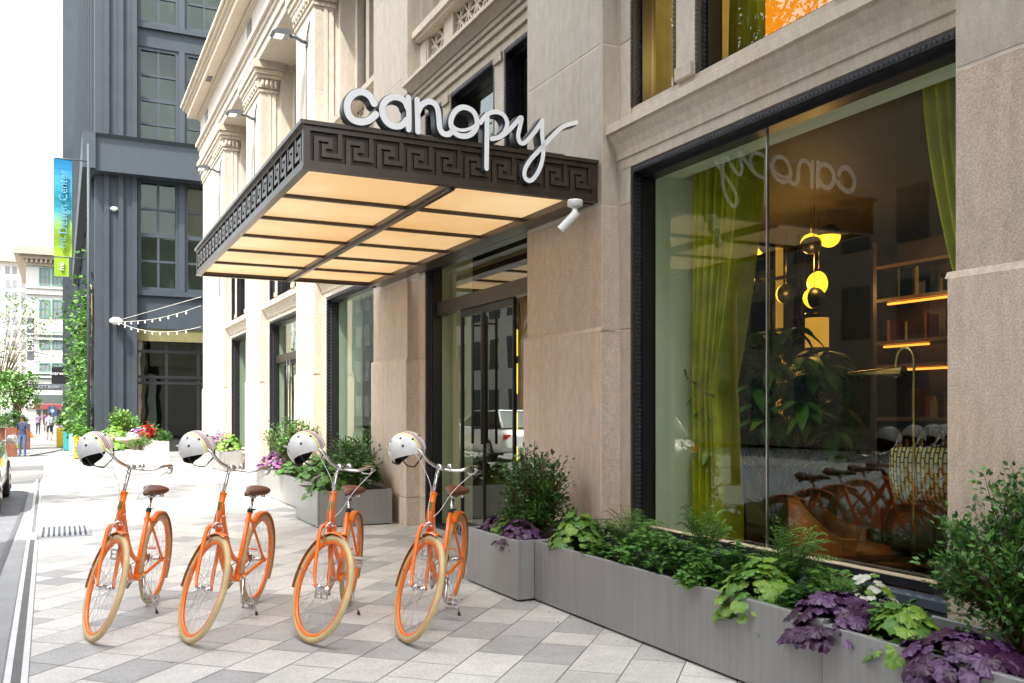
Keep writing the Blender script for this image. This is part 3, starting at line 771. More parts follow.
# ---------- wall floodlights ----------
fl=thing('wall_floodlight','grey floodlight on a short arm, highest and nearest of three on the sunlit piers','floodlight',(4.05,16.85,8.33),0,'floodlights on the piers')
M['fgrey']=mat('grey_cast_lamp',(.12,.13,.15),.4,.4)
m=MB(); m.prism([(-.34,-.02),(-.58,-.03),(-.66,.0),(-.60,.05),(-.40,.075),(-.30,.05)],'y',-.15,.15); m.build('lamp_head',M['fgrey'],fl)
m=MB(); m.box(-.60,-.12,-.034,-.44,.12,-.026); m.build('lens',glow('floodlight_lens',(1,1,.95),.15,(.8,.8,.75)),fl)
m=MB(); m.tube([(-.01,0,-.06),(-.1,0,-.05),(-.2,0,.0),(-.34,0,.02)],.035,10); m.build('arm',M['fgrey'],fl)
m=MB(); m.box(-.02,-.09,-.12,-.004,.09,.02); m.tube([(-.015,0,.0),(-.015,-.1,.12),(-.01,-.22,.25)],.012,6); m.tube([(-.012,.03,-.1),(-.012,.05,-1.2),(-.01,.05,-3.6)],.009,6); m.build('bracket',M['fgrey'],fl)
for y,z,l in ((21.9,8.36,'grey floodlight on a short arm, middle one of three on the sunlit piers'),(27.2,8.36,'grey floodlight on a short arm, lowest and farthest of three, near the building corner')):
    c=copy_tree(fl); c.location=(4.05,y,z); c['label']=l
# ================= BICYCLES =================
RW=.352; WB=1.16; HAX=math.tan(R(90-68))
def axp(z): return Vector((WB-.052-(z-.35)*HAX,0,z))
AXD=Vector((-math.cos(R(68)),0,math.sin(R(68))))
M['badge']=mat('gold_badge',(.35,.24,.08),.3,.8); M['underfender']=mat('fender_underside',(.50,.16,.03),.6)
def wheel_mb():
    ty=MB(); prof=[(.3125,-.012),(.322,-.0165),(.335,-.018),(.347,-.012),(.352,0),(.347,.012),(.335,.018),(.322,.0165),(.3125,.012)]
    ty.lathe([(r,h) for r,h in prof],56,axis='y')
    ri=MB(); ri.lathe([(.313,-.0135),(.306,-.0145),(.294,-.010),(.291,0),(.294,.010),(.306,.0145),(.313,.0135)],56,axis='y')
    sp=MB(); n=32
    for i in range(n):
        a=2*pi*i/n; s=1 if i%2 else -1; cr=(1 if (i//2)%2 else -1)*.9
        h=Vector((.024*cos(a+cr),s*.03,.024*sin(a+cr))); e=Vector((.293*cos(a),s*.003,.293*sin(a)))
        sp.tube([h,e],.0013,3,caps=False)
    hu=MB(); hu.lathe([(.001,-.055),(.007,-.055),(.007,-.036),(.026,-.034),(.026,-.028),(.014,-.022),(.014,.022),(.026,.028),(.026,.034),(.007,.036),(.007,.055),(.001,.055)],14,axis='y')
    return ty,ri,sp,hu
def add_wheel(root,name,x):
    ty,ri,sp,hu=wheel_mb()
    o=ty.build(name,M['cream'],root); o.location=(x,0,RW)
    ri.build('rim',M['orange'],o); sp.build('spokes',M['alu'],o); hu.build('hub',M['chrome'],o)
    return o
def fender(cx,a0,a1,rad=.375,w=.027):
    m=MB(); n=28; rows=[]
    for i in range(n+1):
        a=R(a0+(a1-a0)*i/n); row=[]
        for (yy,dr) in ((-w,-.016),(-w*.75,-.004),(0,0),(w*.75,-.004),(w,-.016)):
            row.append((cx+(rad+dr)*cos(a),yy,RW+(rad+dr)*sin(a)))
        rows.append(row)
    for i in range(n):
        for k in range(4): m.face([rows[i][k],rows[i+1][k],rows[i+1][k+1],rows[i][k+1]],0,True)
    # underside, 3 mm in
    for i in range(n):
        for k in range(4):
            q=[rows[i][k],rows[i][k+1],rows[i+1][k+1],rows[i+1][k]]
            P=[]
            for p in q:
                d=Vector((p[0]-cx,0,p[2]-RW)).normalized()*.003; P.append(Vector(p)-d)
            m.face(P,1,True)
    return m
def cur(pts,k=6): 
    return [Vector(p) for p in smooth([Vector(p) for p in pts],k)]
def make_bike():
    b=thing('bicycle','','bicycle',group='orange bicycles parked in a row')
    # frame
    f=MB(); BB=Vector((.455,0,.285)); ST=Vector((.275,0,.765))
    ht,hb=axp(.945),axp(.735)
    f.tube([hb,ht],.0215,14); f.tube([hb,hb+AXD*.012],.025,14); f.tube([ht-AXD*.012,ht],.025,14)
    f.tube([BB,ST],.0175,12)
    f.tube(cur([axp(.90),(.80,0,.72),(.64,0,.52),(.50,0,.43),(.405,0,.418)]),.0165,12)
    f.tube(cur([axp(.775),(.86,0,.60),(.72,0,.41),(.58,0,.315),(.455,0,.285)]),.019,12)
    f.tube([(.455,-.036,.285),(.455,.036,.285)],.024,14)
    for s in (-1,1):
        f.tube(cur([(.425,s*.02,.285),(.30,s*.034,.30),(.12,s*.052,.34),(0,s*.062,.352)],3),[.0125]*10,8)
        f.tube(cur([(.295,s*.017,.70),(.20,s*.034,.58),(.08,s*.054,.42),(0,s*.062,.352)],3),.0095,8)
        f.box(-.022,s*.058,.335,.022,s*.066,.368)
    f.tube([(.155,-.04,.455),(.155,.04,.455)],.006,6)
    fr=f.build('frame',M['orange'],b)
    bg=MB(); c=axp(.86); bg.lathe([(.001,.0),(.010,.001),(.012,-.003)],12,M=Matrix.Translation(c+Vector((.0225,0,.008)))@Euler((0,R(68),0)).to_matrix().to_4x4()); 
    bg.box(-.001,-.012,-.03,.003,.012,.03,0,Matrix.Translation(axp(.85)+Vector((.0212,0,.009)))@Euler((0,R(-22),0)).to_matrix().to_4x4())
    bg.build('badge',M['badge'],fr)
    # wheels
    rw=add_wheel(b,'rear_wheel',0); fw=add_wheel(b,'front_wheel',WB)
    # fork
    k=MB(); cr=axp(.722)
    for s in (-1,1):
        k.tube(cur([cr+Vector((0,s*.012,.004)),cr+Vector((.0,s*.048,-.02)),(axp(.55).x+.002,s*.055,.55),(axp(.42).x+.018,s*.053,.42),(WB,s*.052,RW)],4),[.014]*8+[.0125]*5+[.0095]*4,10)
    k.tube([cr-AXD*.01,axp(.74)],.022,12)
    fk=k.build('fork',M['orange'],b)
    br=MB(); p=axp(.70)+Vector((.035,0,.03))
    br.tube(cur([p+Vector((0,.035,-.075)),p+Vector((0,.042,-.02)),p+Vector((0,.02,.025)),p+Vector((0,-.02,.03)),p+Vector((0,-.042,-.02)),p+Vector((0,-.035,-.075))],4),.0055,6)
    br.tube([p+Vector((-.035,0,.012)),p+Vector((.02,0,.012))],.006,8)
    for s in (-1,1): br.box(p.x-.025,s*.026,p.z-.085,p.x+.02,s*.036,p.z-.07)
    br.build('brake_caliper',M['chrome'],fk)
    ff=fender(WB,84,196).build('front_fender',[M['orange'],M['underfender']],b,fix=False)
    st=MB()
    for s in (-1,1):
        st.tube([(WB,s*.056,RW),(WB+.37*cos(R(172)),s*.026,RW+.37*sin(R(172)))],.0022,5)
    st.build('stay',M['chrome'],ff)
    rf=fender(0,58,214).build('rear_fender',[M['orange'],M['underfender']],b,fix=False)
    st=MB()
    for s in (-1,1): 
        st.tube([(0,s*.066,RW),(.37*cos(R(190)),s*.026,RW+.37*sin(R(190)))],.0022,5)
    st.build('stay',M['chrome'],rf)
    # handlebar
    h=MB()
    h.tube([axp(.93),axp(1.04),axp(1.09)],.0125,12)
    cl=axp(1.12)+Vector((.035,0,.0))
    h.tube(cur([axp(1.07),axp(1.10)+Vector((.006,0,.002)),cl],3),.0135,10)
    h.tube([cl+Vector((0,-.024,0)),cl+Vector((0,.024,0))],.02,14)
    RL=Matrix.Translation(cl)@Matrix.Rotation(R(-1),4,'X')@Matrix.Translation(-cl)
    def arm(s): return [cl,cl+Vector((.012,s*.05,.0)),cl+Vector((.04,s*.12,.02)),cl+Vector((.035,s*.19,.062)),cl+Vector((-.02,s*.255,.078)),cl+Vector((-.10,s*.295,.07)),cl+Vector((-.21,s*.315,.055))]
    for s in (-1,1): h.tube(cur(arm(s),5),.0112,10)
    h.xform(Matrix.Translation(cl)@Matrix.Rotation(R(-1),4,'X')@Matrix.Translation(-cl))
    hb_=h.build('handlebar',M['chrome'],b)
    for s in (-1,1):
        g=MB(); a=[RL@Vector(q) for q in arm(s)]; e0=Vector(a[-2])*.7+Vector(a[-1])*.3; g.tube([e0,a[-1]],[.0165,.0175],12); g.build('grip',M['leather'],hb_)
        l=MB(); q=Vector(a[-2]); l.tube([q+Vector((.02,-s*.006,-.002)),q+Vector((.02,s*.0,-.03))],.010,8)
        l.tube(cur([q+Vector((.02,0,-.028)),q+Vector((-.02,s*.014,-.048)),q+Vector((-.10,s*.024,-.062)),q+Vector((-.155,s*.03,-.066))],3),[.007,.007,.006,.006,.005,.005,.005,.005,.006,.0075][:10],8)
        l.build('brake_lever',M['alu'],hb_)
    be=MB(); be.lathe([(.001,.03),(.012,.027),(.02,.016),(.022,.0),(.001,.0)],16,M=Matrix.Translation(cl+Vector((.012,.06,.016))))
    be.build('bell',M['chrome'],hb_)
    cb=MB()
    for s,(tx,tz) in ((-1,(.02,.70)),(1,(.03,.78))):
        q=RL@Vector(arm(s)[-2])+Vector((.03,0,-.01))
        cb.tube(cur([q,q+Vector((.06,-s*.02,-.0)),q+Vector((.13,-s*.09,-.04)),axp(1.0)+Vector((.13,s*.085,.0)),axp(.86)+Vector((.07,s*.045,0)),axp(tz)+Vector((.035,s*.012,.02))],6),.0026,5)
    cb.build('brake_cable',mat('white_cable',(.65,.65,.65),.35),hb_)
    # saddle
    s_=MB(); secs=[(.155,.014,.890,.012),(.13,.022,.899,.018),(.07,.028,.90,.022),(.0,.045,.898,.026),(-.05,.072,.902,.034),(-.09,.084,.908,.038),(-.12,.07,.911,.03),(-.135,.03,.908,.014)]
    n=16; rings=[]
    for (x,w,z,hh) in secs:
        r=[]; w*=1.15; hh*=1.35; x*=1.08
        for j in range(n):
            a=2*pi*j/n; zz=sin(a)
            r.append((.235+x,w*cos(a),z+(hh*.55*zz if zz>0 else hh*zz*.9)))
        rings.append(r)
    bi=len(s_.v)
    for r in rings: s_.v+=r
    for i in range(len(rings)-1):
        for j in range(n):
            l=(j+1)%n; s_.f.append((bi+i*n+j,bi+i*n+l,bi+(i+1)*n+l,bi+(i+1)*n+j)); s_.m.append(0); s_.s.append(True)
    for rr in (0,len(rings)-1): s_.f.append(tuple(bi+rr*n+j for j in range(n))); s_.m.append(0); s_.s.append(True)
    sa=s_.build('saddle',M['leather'],b)
    r_=MB()
    for s in (-1,1): r_.tube(cur([(.36,s*.008,.885),(.30,s*.022,.862),(.22,s*.024,.862),(.15,s*.05,.895)],3),.0035,6)
    for s in (-1,1): r_.lathe([(.016,-.022),(.018,0),(.016,.022)],10,M=Matrix.Translation((.145,s*.045,.872)))
    r_.build('saddle_spring',M['chrome'],sa)
    p_=MB(); p_.tube([ST-Vector((-.02,0,.05)),(.243,0,.855)],.0128,12); p_.tube([(.243,-.02,.858),(.243,.02,.858)],.013,10); p_.build('seat_post',M['chrome'],b)
    q_=MB(); q_.tube([ST-(ST-BB).normalized()*.022,ST+(ST-BB).normalized()*.006],.021,12); q_.tube([ST+Vector((-.03,-.02,-.0)),ST+Vector((-.03,.03,0))],.005,6); q_.build('seat_clamp',M['rubber'],b)
    # crank and pedals (centred on the bottom bracket)
    k_=MB(); k_.lathe([(.028,-.052),(.082,-.052),(.086,-.050),(.086,-.047),(.028,-.047)],28,axis='y')
    k_.tube([(0,-.062,0),(0,.062,0)],.009,8)
    k_.tube([(0,-.058,0),(-.10,-.068,0),(-.165,-.072,0)],[.011,.009,.008],8); k_.tube([(0,.058,0),(.10,.068,0),(.165,.072,0)],[.011,.009,.008],8)
    cr_=k_.build('crank',M['chrome'],b); cr_.location=BB
    for s in (-1,1):
        pd=MB(); x=s*.165
        for dx in (-.034,.034): pd.box(x+dx-.005,s*.085,-.011,x+dx+.005,s*.175,.011)
        for yy in (.086,.13,.17): pd.box(x-.03,s*yy,-.009,x+.03,s*(yy+.008),.009)
        pd.tube([(x,s*.07,0),(x,s*.175,0)],.006,8)
        pd.build('pedal',M['alu'],cr_)
    ch=MB(); 
    for (za,zb) in ((.085,.03),(-.085,-.03)): ch.tube([(.455,-.05,.285+za),(.0,-.05,RW+zb)],.004,5)
    ch.lathe([(.012,-.052),(.031,-.052),(.031,-.048),(.012,-.048)],16,axis='y',M=Matrix.Translation((0,0,RW)))
    ch.build('chain',mat('chain_steel',(.25,.22,.2),.4,.9),b)
    # kickstand
    ks=MB(); ks.tube([(.36,.03,.285),(.372,.07,.22),(.375,.155,.03)],.0075,8); ks.tube([(.34,.0,.285),(.38,.045,.285)],.012,8)
    kb_=ks.build('kickstand',M['chrome'],b)
    kf=MB(); kf.tube([(.375,.15,.035),(.376,.162,.006)],.011,8); kf.box(.355,.150,.0,.400,.182,.012); kf.build('rubber_foot',M['rubber'],kb_)
    return b,cr_
bike0,_=make_bike()
FRONT=('fork','front_wheel','front_fender','handlebar')
HE=MB()
def steerM(a):
    p=axp(.35); return Matrix.Translation(p)@Matrix.Rotation(a,4,AXD)@Matrix.Translation(-p)
def base(n): return n.split('.')[0]
# helmet (worn edge down, hanging on the right grip)
def make_helmet():
    h=thing('bicycle_helmet','','helmet',group='white helmets on the handlebars')
    m=MB(); n=36; rows=14; rg=[]
    for i in range(rows+1):
        row=[]
        for j in range(n):
            az=2*pi*j/n
            # brim height varies: high over the ears, lower at the nape
            low=-.035-.022*cos(2*az)*.6+(-.03 if cos(az)<-.3 else 0)*min(1,(-cos(az)-.3)/.4 if cos(az)<-.3 else 0)
            tmax=pi/2+math.asin(max(-.9,min(.9,-low/.125)))
            t=tmax*i/rows
            row.append((.142*sin(t)*cos(az),.112*sin(t)*sin(az),.125*cos(t)))
        rg.append(row)
    for i in range(rows):
        for j in range(n):
            l=(j+1)%n; m.face([rg[i][j],rg[i+1][j],rg[i+1][l],rg[i][l]],0,True)
    me=m
    bm=None
    sh=m.build('shell',None or [M['helmet_striped']],h)
    mesh=sh.data; b=bmesh.new(); b.from_mesh(mesh); bmesh.ops.remove_doubles(b,verts=b.verts[:],dist=1e-4); b.to_mesh(mesh); b.free()
    li=MB(); s=.94
    for i in range(2,rows):
        for j in range(n):
            l=(j+1)%n; P=[Vector(p)*s for p in (rg[i][j],rg[i][l],rg[i+1][l],rg[i+1][j])]; li.face(P,0,True)
    last=rg[-1]
    for j in range(n):
        l=(j+1)%n; li.face([last[j],Vector(last[j])*s,Vector(last[l])*s,last[l]],0,True)
    li.build('liner',M['rubber'],h)
    ve=MB()
    for (az,t) in ((60,42),(60,70),(120,42),(120,70),(-60,42),(-60,70),(-120,42),(-120,70),(20,62),(-20,62),(160,60),(200,60)):
        az=R(az);t=R(t); c=Vector((.143*sin(t)*cos(az),.113*sin(t)*sin(az),.126*cos(t))); nrm=c.normalized()
        Mx=Matrix.Translation(c+nrm*.0005)@nrm.to_track_quat('Z','Y').to_matrix().to_4x4()
        ve.lathe([(.0085,.0),(.0085,.0012),(.0001,.0012)],10,M=Mx)
    ve.build('vent',M['rubber'],h)
    st=MB()
    for s2 in (-1,1): st.tube(cur([(.03,s2*.105,-.03),(.02,s2*.085,-.09),(.0,s2*.02,-.125),(0,0,-.13)],4),.005,5)
    st.build('strap',M['rubber'],h)
    pad=MB(); pad.tube(cur([(-.12,-.05,-.045),(-.128,0,-.075),(-.12,.05,-.045)],4),.014,8); pad.build('nape_pad',M['rubber'],h)
    return h
t=NT('helmet_white_striped'); b=t.b; tc=t.n('ShaderNodeTexCoord'); sx=t.n('ShaderNodeSeparateXYZ'); t.l(tc.outputs['Object'],sx.inputs[0])
cr=t.n('ShaderNodeValToRGB'); cr.color_ramp.interpolation='CONSTANT'
mr=t.n('ShaderNodeMapRange'); mr.inputs['From Min'].default_value=-.12; mr.inputs['From Max'].default_value=.12; t.l(sx.outputs['Y'],mr.inputs['Value'])
els=[(0,(.74,.74,.72)),(.36,(.70,.72,.06)),(.41,(.74,.74,.72)),(.445,(.45,.03,.02)),(.47,(.74,.74,.72)),(.49,(.03,.03,.03)),(.515,(.74,.74,.72)),(.54,(.45,.03,.02)),(.565,(.74,.74,.72))]
cr.color_ramp.elements[0].color=c4(els[0][1]); cr.color_ramp.elements[1].position=els[1][0]; cr.color_ramp.elements[1].color=c4(els[1][1])
for p,c in els[2:]:
    e=cr.color_ramp.elements.new(p); e.color=c4(c)
t.l(mr.outputs[0],cr.inputs['Fac']); t.l(cr.outputs['Color'],b.inputs['Base Color']); b.inputs['Roughness'].default_value=.25; b.inputs['Coat Weight'].default_value=.4
M['helmet_striped']=t.m
hel0=make_helmet()
BK=[ # rear contact, heading azimuth (deg), steer, crank angle, label, helmet label
 ((.62,7.66),21.4,-35,100,'orange step-through bicycle, leftmost of the four, nearest the slot drain'),
 ((1.325,7.28),29,-41,75,'orange step-through bicycle, second from the left, beside the one with the turned front wheel'),
 ((1.985,6.96),27,-42,-60,'orange step-through bicycle with its front wheel turned most to the side, third from the left'),
 ((2.70,6.61),35.5,-37,60,'orange step-through bicycle nearest the grey corner planter and the glass door'),
]
HLB=['white striped helmet hanging on the leftmost bicycle, in front of the yellow planters','white striped helmet on the second bicycle from the left','white striped helmet on the bicycle with the turned wheel, in front of the leafy planter','white striped helmet on the bicycle nearest the glass door']
import itertools
for i,(pos,az,stg,crk,lab) in enumerate(BK):
    o=bike0 if i==0 else copy_tree(bike0)
    h=hel0 if i==0 else copy_tree(hel0)
    o.location=(pos[0],pos[1],0.004); rz=math.atan2(-cos(R(az)),-sin(R(az)))
    o.rotation_euler=(R(-5.2-(.0,.5,-.6,.3)[i]),0,rz); o['label']=lab
    bM=Matrix.Translation(o.location)@Euler(o.rotation_euler).to_matrix().to_4x4()
    SM=steerM(R(-stg))
    for c in o.children:
        if base(c.name) in FRONT:
            if base(c.name)=='front_wheel': c.matrix_basis=SM@Matrix.Translation((WB,0,RW))
            else: c.matrix_basis=SM
        if base(c.name)=='crank': c.matrix_basis=Matrix.Translation((.455,0,.285))@Matrix.Rotation(R(crk),4,'Y')
    cl=axp(1.12)+Vector((.035,0,0))
    hp=(bM@SM)@(cl+Vector((-.10,-.235,.045)))
    rg=Vector((CC,-SS,0)); fwd=Vector((SS,CC,0)); j=(0,.06,-.03,.04)[i]
    U=(rg*(-.38+j)+fwd*(-.06-j)+Vector((0,0,.82))).normalized(); X=rg*(.80-j)-fwd*(.52+j)+Vector((0,0,.1)); X=(X-U*X.dot(U)).normalized(); Yv=U.cross(X)
    hM=Matrix.Translation(hp)@Matrix((X,Yv,U)).transposed().to_4x4()
    h.matrix_basis=hM; h['label']=HLB[i]
# ================= STREET CONTEXT =================
# out-of-view tall block behind the camera, shaped so its shade covers the near pavement
M['opp']=mat('opposite_facade',(.20,.175,.14),.8,var=.08); M['opp2']=mat('pale_opposite_facade',(.62,.60,.54),.8,var=.08); M['opp_win']=mat('opposite_window',(.06,.08,.08),.15)
def block(name,label,x0,x1,y0,y1,h,face,cw=3.2,fh=3.8,col='opp'):
    t=thing(name,label,'building',(x1 if face=='x' else (x0+x1)/2,(y0+y1)/2 if face=='x' else y0,0))
    m=MB()
    if h>30: m.prism([(x1,y0),(x1,y1),(x1-13,y1-10.1),(x1-13,y0)],'z',0,h)
    else: m.box(x0,y0,0,x1,y1,h); m.box(x0-.3,y0-.3,h,x1+.3,y1+.3,h+.8)
    W(m,'wall',M[col],t)
    wn=MB()
    nf=int(h/fh)
    for k in range(nf):
        z=.9+k*fh
        n=int((y1-y0)/cw)
        for i in range(n):
            y=y0+(i+.5)*(y1-y0)/n
            wn.box(x1-.01,y-cw*.27,z,x1+.03,y+cw*.27,z+fh*.6)
    W(wn,'window',M['opp_win'],t,kind='stuff')
    return t
block('shading_tower','out-of-view masonry tower across the street, shaped to shade the near pavement',-30,-9,-34,5.6,42,'x')
block('opposite_building','pale lower masonry block standing back across the street, seen in the glass',-34,-19,9,41,13,'x',2.6,3.4)
block('opposite_building','second pale masonry block farther along across the street',-40,-19,43,110,19,'x',3,3.6,'opp2')
# ================= PLANTERS AND PLANTING =================
t=NT('brushed_grey_planter'); b=t.b; tc=t.n('ShaderNodeTexCoord'); mp=t.n('ShaderNodeMapping'); mp.inputs['Scale'].default_value=(14,14,.5); t.l(tc.outputs['Object'],mp.inputs['Vector'])
no=t.n('ShaderNodeTexNoise'); no.inputs['Scale'].default_value=2.2; no.inputs['Detail'].default_value=6; t.l(mp.outputs[0],no.inputs['Vector'])
cr=t.n('ShaderNodeValToRGB'); cr.color_ramp.elements[0].position=.3; cr.color_ramp.elements[0].color=(.275,.275,.27,1); cr.color_ramp.elements[1].position=.62; cr.color_ramp.elements[1].color=(.315,.315,.31,1)
t.l(no.outputs['Fac'],cr.inputs['Fac']); t.l(cr.outputs['Color'],b.inputs['Base Color']); b.inputs['Roughness'].default_value=.38; b.inputs['Metallic'].default_value=.25
M['planter']=t.m
def planter(label,x0,x1,y0,y1,h,mt='planter',group='grey metal planters along the facade',cat='planter',rim=.03,z=0):
    t=thing('planter',label,cat,((x0+x1)/2,(y0+y1)/2,z),0,group)
    cx,cy=(x0+x1)/2,(y0+y1)/2; a,b_=(x1-x0)/2,(y1-y0)/2
    m=MB()
    m.cbox(-a,-b_,.02,-a+rim,b_,h,.004); m.cbox(a-rim,-b_,.02,a,b_,h,.004); m.cbox(-a+rim+.001,-b_,.02,a-rim-.001,-b_+rim,h,.004); m.cbox(-a+rim+.001,b_-rim,.02,a-rim-.001,b_,h,.004)
    m.build('wall',M[mt],t)
    s=MB(); s.box(-a+rim+.002,-b_+rim+.002,.1,a-rim-.002,b_-rim-.002,h-.055); s.build('soil',M['soil'],t)
    f=MB(); f.box(-a+.03,-b_+.03,0,a-.03,b_-.03,.03); f.build('foot',M['black'],t)
    return t
def leafmat(name,c,c2=None,rough=.42,tr=.18): return mat(name,c,rough,var=.3,scale=14,col2=c2,trans=tr,spec=.5)
LM={
 'dark':leafmat('dark_glossy_leaf',(.05,.125,.03),(.02,.065,.016),.3),
 'mid':leafmat('mid_green_leaf',(.125,.29,.045),(.055,.16,.025)),
 'light':leafmat('light_green_leaf',(.12,.26,.035),(.06,.16,.02)),
 'lime':leafmat('lime_leaf',(.23,.37,.045),(.12,.25,.03)),
 'fern':leafmat('fern_leaf',(.17,.34,.05),(.09,.21,.03)),
 'purple':leafmat('purple_leaf',(.065,.018,.060),(.03,.008,.03),.35),
 'purple2':leafmat('plum_leaf',(.15,.075,.18),(.07,.025,.085),.35),
 'bronze':leafmat('bronze_leaf',(.10,.13,.05),(.06,.03,.04)),
 'pink':leafmat('pink_petal',(.45,.12,.35),(.25,.05,.20)),
 'white':leafmat('white_petal',(.75,.75,.70),(.6,.6,.5)),
 'stem':mat('woody_stem',(.16,.09,.045),.8,var=.3,scale=20),
 'gstem':mat('green_stem',(.10,.16,.04),.7),
 'red':mat('red_petal',(.55,.01,.01),.4),
 'ivy':leafmat('ivy_leaf',(.035,.10,.012),(.012,.045,.006)),
}
def frame_for(d,up=Vector((0,0,1))):
    d=d.normalized(); s=d.cross(up)
    if s.length<1e-4: s=Vector((1,0,0))
    s.normalize(); n=s.cross(d).normalized(); return d,s,n
def leaf(mb,p,d,L,Wd,mi,fold=.25,droop=.25,roll=0.0,rnd=random):
    d,s,n=frame_for(d)
    if roll: q=Matrix.Rotation(roll,3,d); s=q@s; n=q@n
    prof=((0,.04),(.3,.42),(.62,.46),(.86,.24),(1,0.0)); b=len(mb.v)
    for (t_,w) in prof:
        c=p+d*(L*t_)-n*(droop*L*t_*t_)
        mb.v.append(tuple(c-s*(Wd*w)+n*(fold*Wd*w))); mb.v.append(tuple(c)); mb.v.append(tuple(c+s*(Wd*w)+n*(fold*Wd*w)))
    for i in range(4):
        k=b+i*3
        mb.f.append((k,k+1,k+4,k+3)); mb.f.append((k+1,k+2,k+5,k+4)); mb.m+=[mi,mi]; mb.s+=[True,True]
def leaf_s(mb,p,d,L,Wd,mi,roll=0.0):
    d,s,n=frame_for(d)
    if roll: q=Matrix.Rotation(roll,3,d); s=q@s; n=q@n
    b=len(mb.v)
    for q in (p,p+d*L*.45-s*Wd*.5+n*Wd*.12,p+d*L,p+d*L*.45+s*Wd*.5+n*Wd*.12): mb.v.append(tuple(q))
    mb.f.append((b,b+1,b+2)); mb.f.append((b,b+2,b+3)); mb.m+=[mi,mi]; mb.s+=[False,False]
def lobed(mb,c,nrm,dirv,Rr,mi,rnd,lobes=7,ruffle=.16):
    nrm=nrm.normalized(); d=(dirv-nrm*dirv.dot(nrm)); d.normalize(); s=d.cross(nrm)
    n=lobes*4; b=len(mb.v); mb.v.append(tuple(c-d*Rr*.35)); ph=rnd.random()*6
    inner=[];outer=[]
    for k in range(n+1):
        a=-pi*.93+2*pi*.93*k/n
        r=Rr*(.86+.17*abs(cos(a*lobes/2)) - (.12 if k%2 else 0))
        if abs(a)>2.5: r*=.8
        for fr,lst in ((.55,inner),(1,outer)):
            rr=r*fr; z=ruffle*Rr*(sin(a*lobes+ph)*.5*fr*fr) - .22*Rr*fr*fr+ (.03*Rr if k%2 else 0)
            lst.append(len(mb.v)); mb.v.append(tuple(c+d*(rr*cos(a))+s*(rr*sin(a))+nrm*z))
    for k in range(n):
        mb.f.append((b,inner[k],inner[k+1])); mb.f.append((inner[k],outer[k],outer[k+1],inner[k+1])); mb.m+=[mi,mi]; mb.s+=[True,True]
def heuchera(label,x,y,z,r,h,mats,seed,nl=46,lr=.045,cat='plant',group=None,spill=0.0,name='heuchera'):
    rnd=random.Random(seed); t=thing(name,label,cat,(x,y,z),0,group)
    m=MB(); st=MB(); nl=int(nl*2.1); lr*=.88; r*=1.0; h*=1.3
    for i in range(nl):
        th=rnd.random()*2*pi; k=math.sqrt((i+.5)/nl); rr=r*k*(.85+.3*rnd.random())
        zz=h*(1-.75*k*k)*(.8+.4*rnd.random())
        px=rr*cos(th); pyy=rr*sin(th)
        if px<-r*.5 and spill: zz-=spill*rnd.random()
        c=Vector((px,pyy,zz)); out=Vector((cos(th),sin(th),0))
        n=Vector((cos(th)*k*1.0,sin(th)*k*1.0,.75+.3*rnd.random()))+Vector((rnd.uniform(-.3,.3),rnd.uniform(-.3,.3),0))
        lobed(m,c,n,out+Vector((0,0,-.3)),lr*rnd.uniform(.55,1.35),rnd.randrange(len(mats)),rnd)
        st.tube([(px*.15,pyy*.15,0),(px*.6,pyy*.6,zz*.75),tuple(c)],.0018,3,caps=False)
    m.build('leaves',[LM[q] for q in mats],t,fix=False); st.build('stems',LM['gstem'],t,fix=False)
    return t
def bushy(label,x,y,z,r,h,mats,seed,nst=26,L=.075,Wd=.034,name='leafy_plant',group=None):
    """whorled glossy leaves on short stems"""
    rnd=random.Random(seed); t=thing(name,label,'plant',(x,y,z),0,group); m=MB(); st=MB(); nst=int(nst*2.2); r*=1.12; h*=1.2; L*=.85; Wd*=.9
    for i in range(nst):
        th=rnd.random()*2*pi; k=math.sqrt(rnd.random()); px=r*k*cos(th);pyy=r*k*sin(th); zz=h*(1-.5*k*k)*rnd.uniform(.6,1.1)
        tip=Vector((px,pyy,zz)); st.tube([(px*.4,pyy*.4,0),(px*.8,pyy*.8,zz*.6),tuple(tip)],.0028,4,caps=False)
        for q in range(rnd.randint(7,10)):
            a=rnd.random()*2*pi; d=Vector((cos(a),sin(a),rnd.uniform(-.15,.7)))
            leaf(m,tip-Vector((0,0,rnd.random()*zz*.35)),d,L*rnd.uniform(.7,1.2),Wd*rnd.uniform(.8,1.2),rnd.randrange(len(mats)),roll=rnd.uniform(-.5,.5))
    m.build('leaves',[LM[q] for q in mats],t,fix=False); st.build('stems',LM['gstem'],t,fix=False); return t
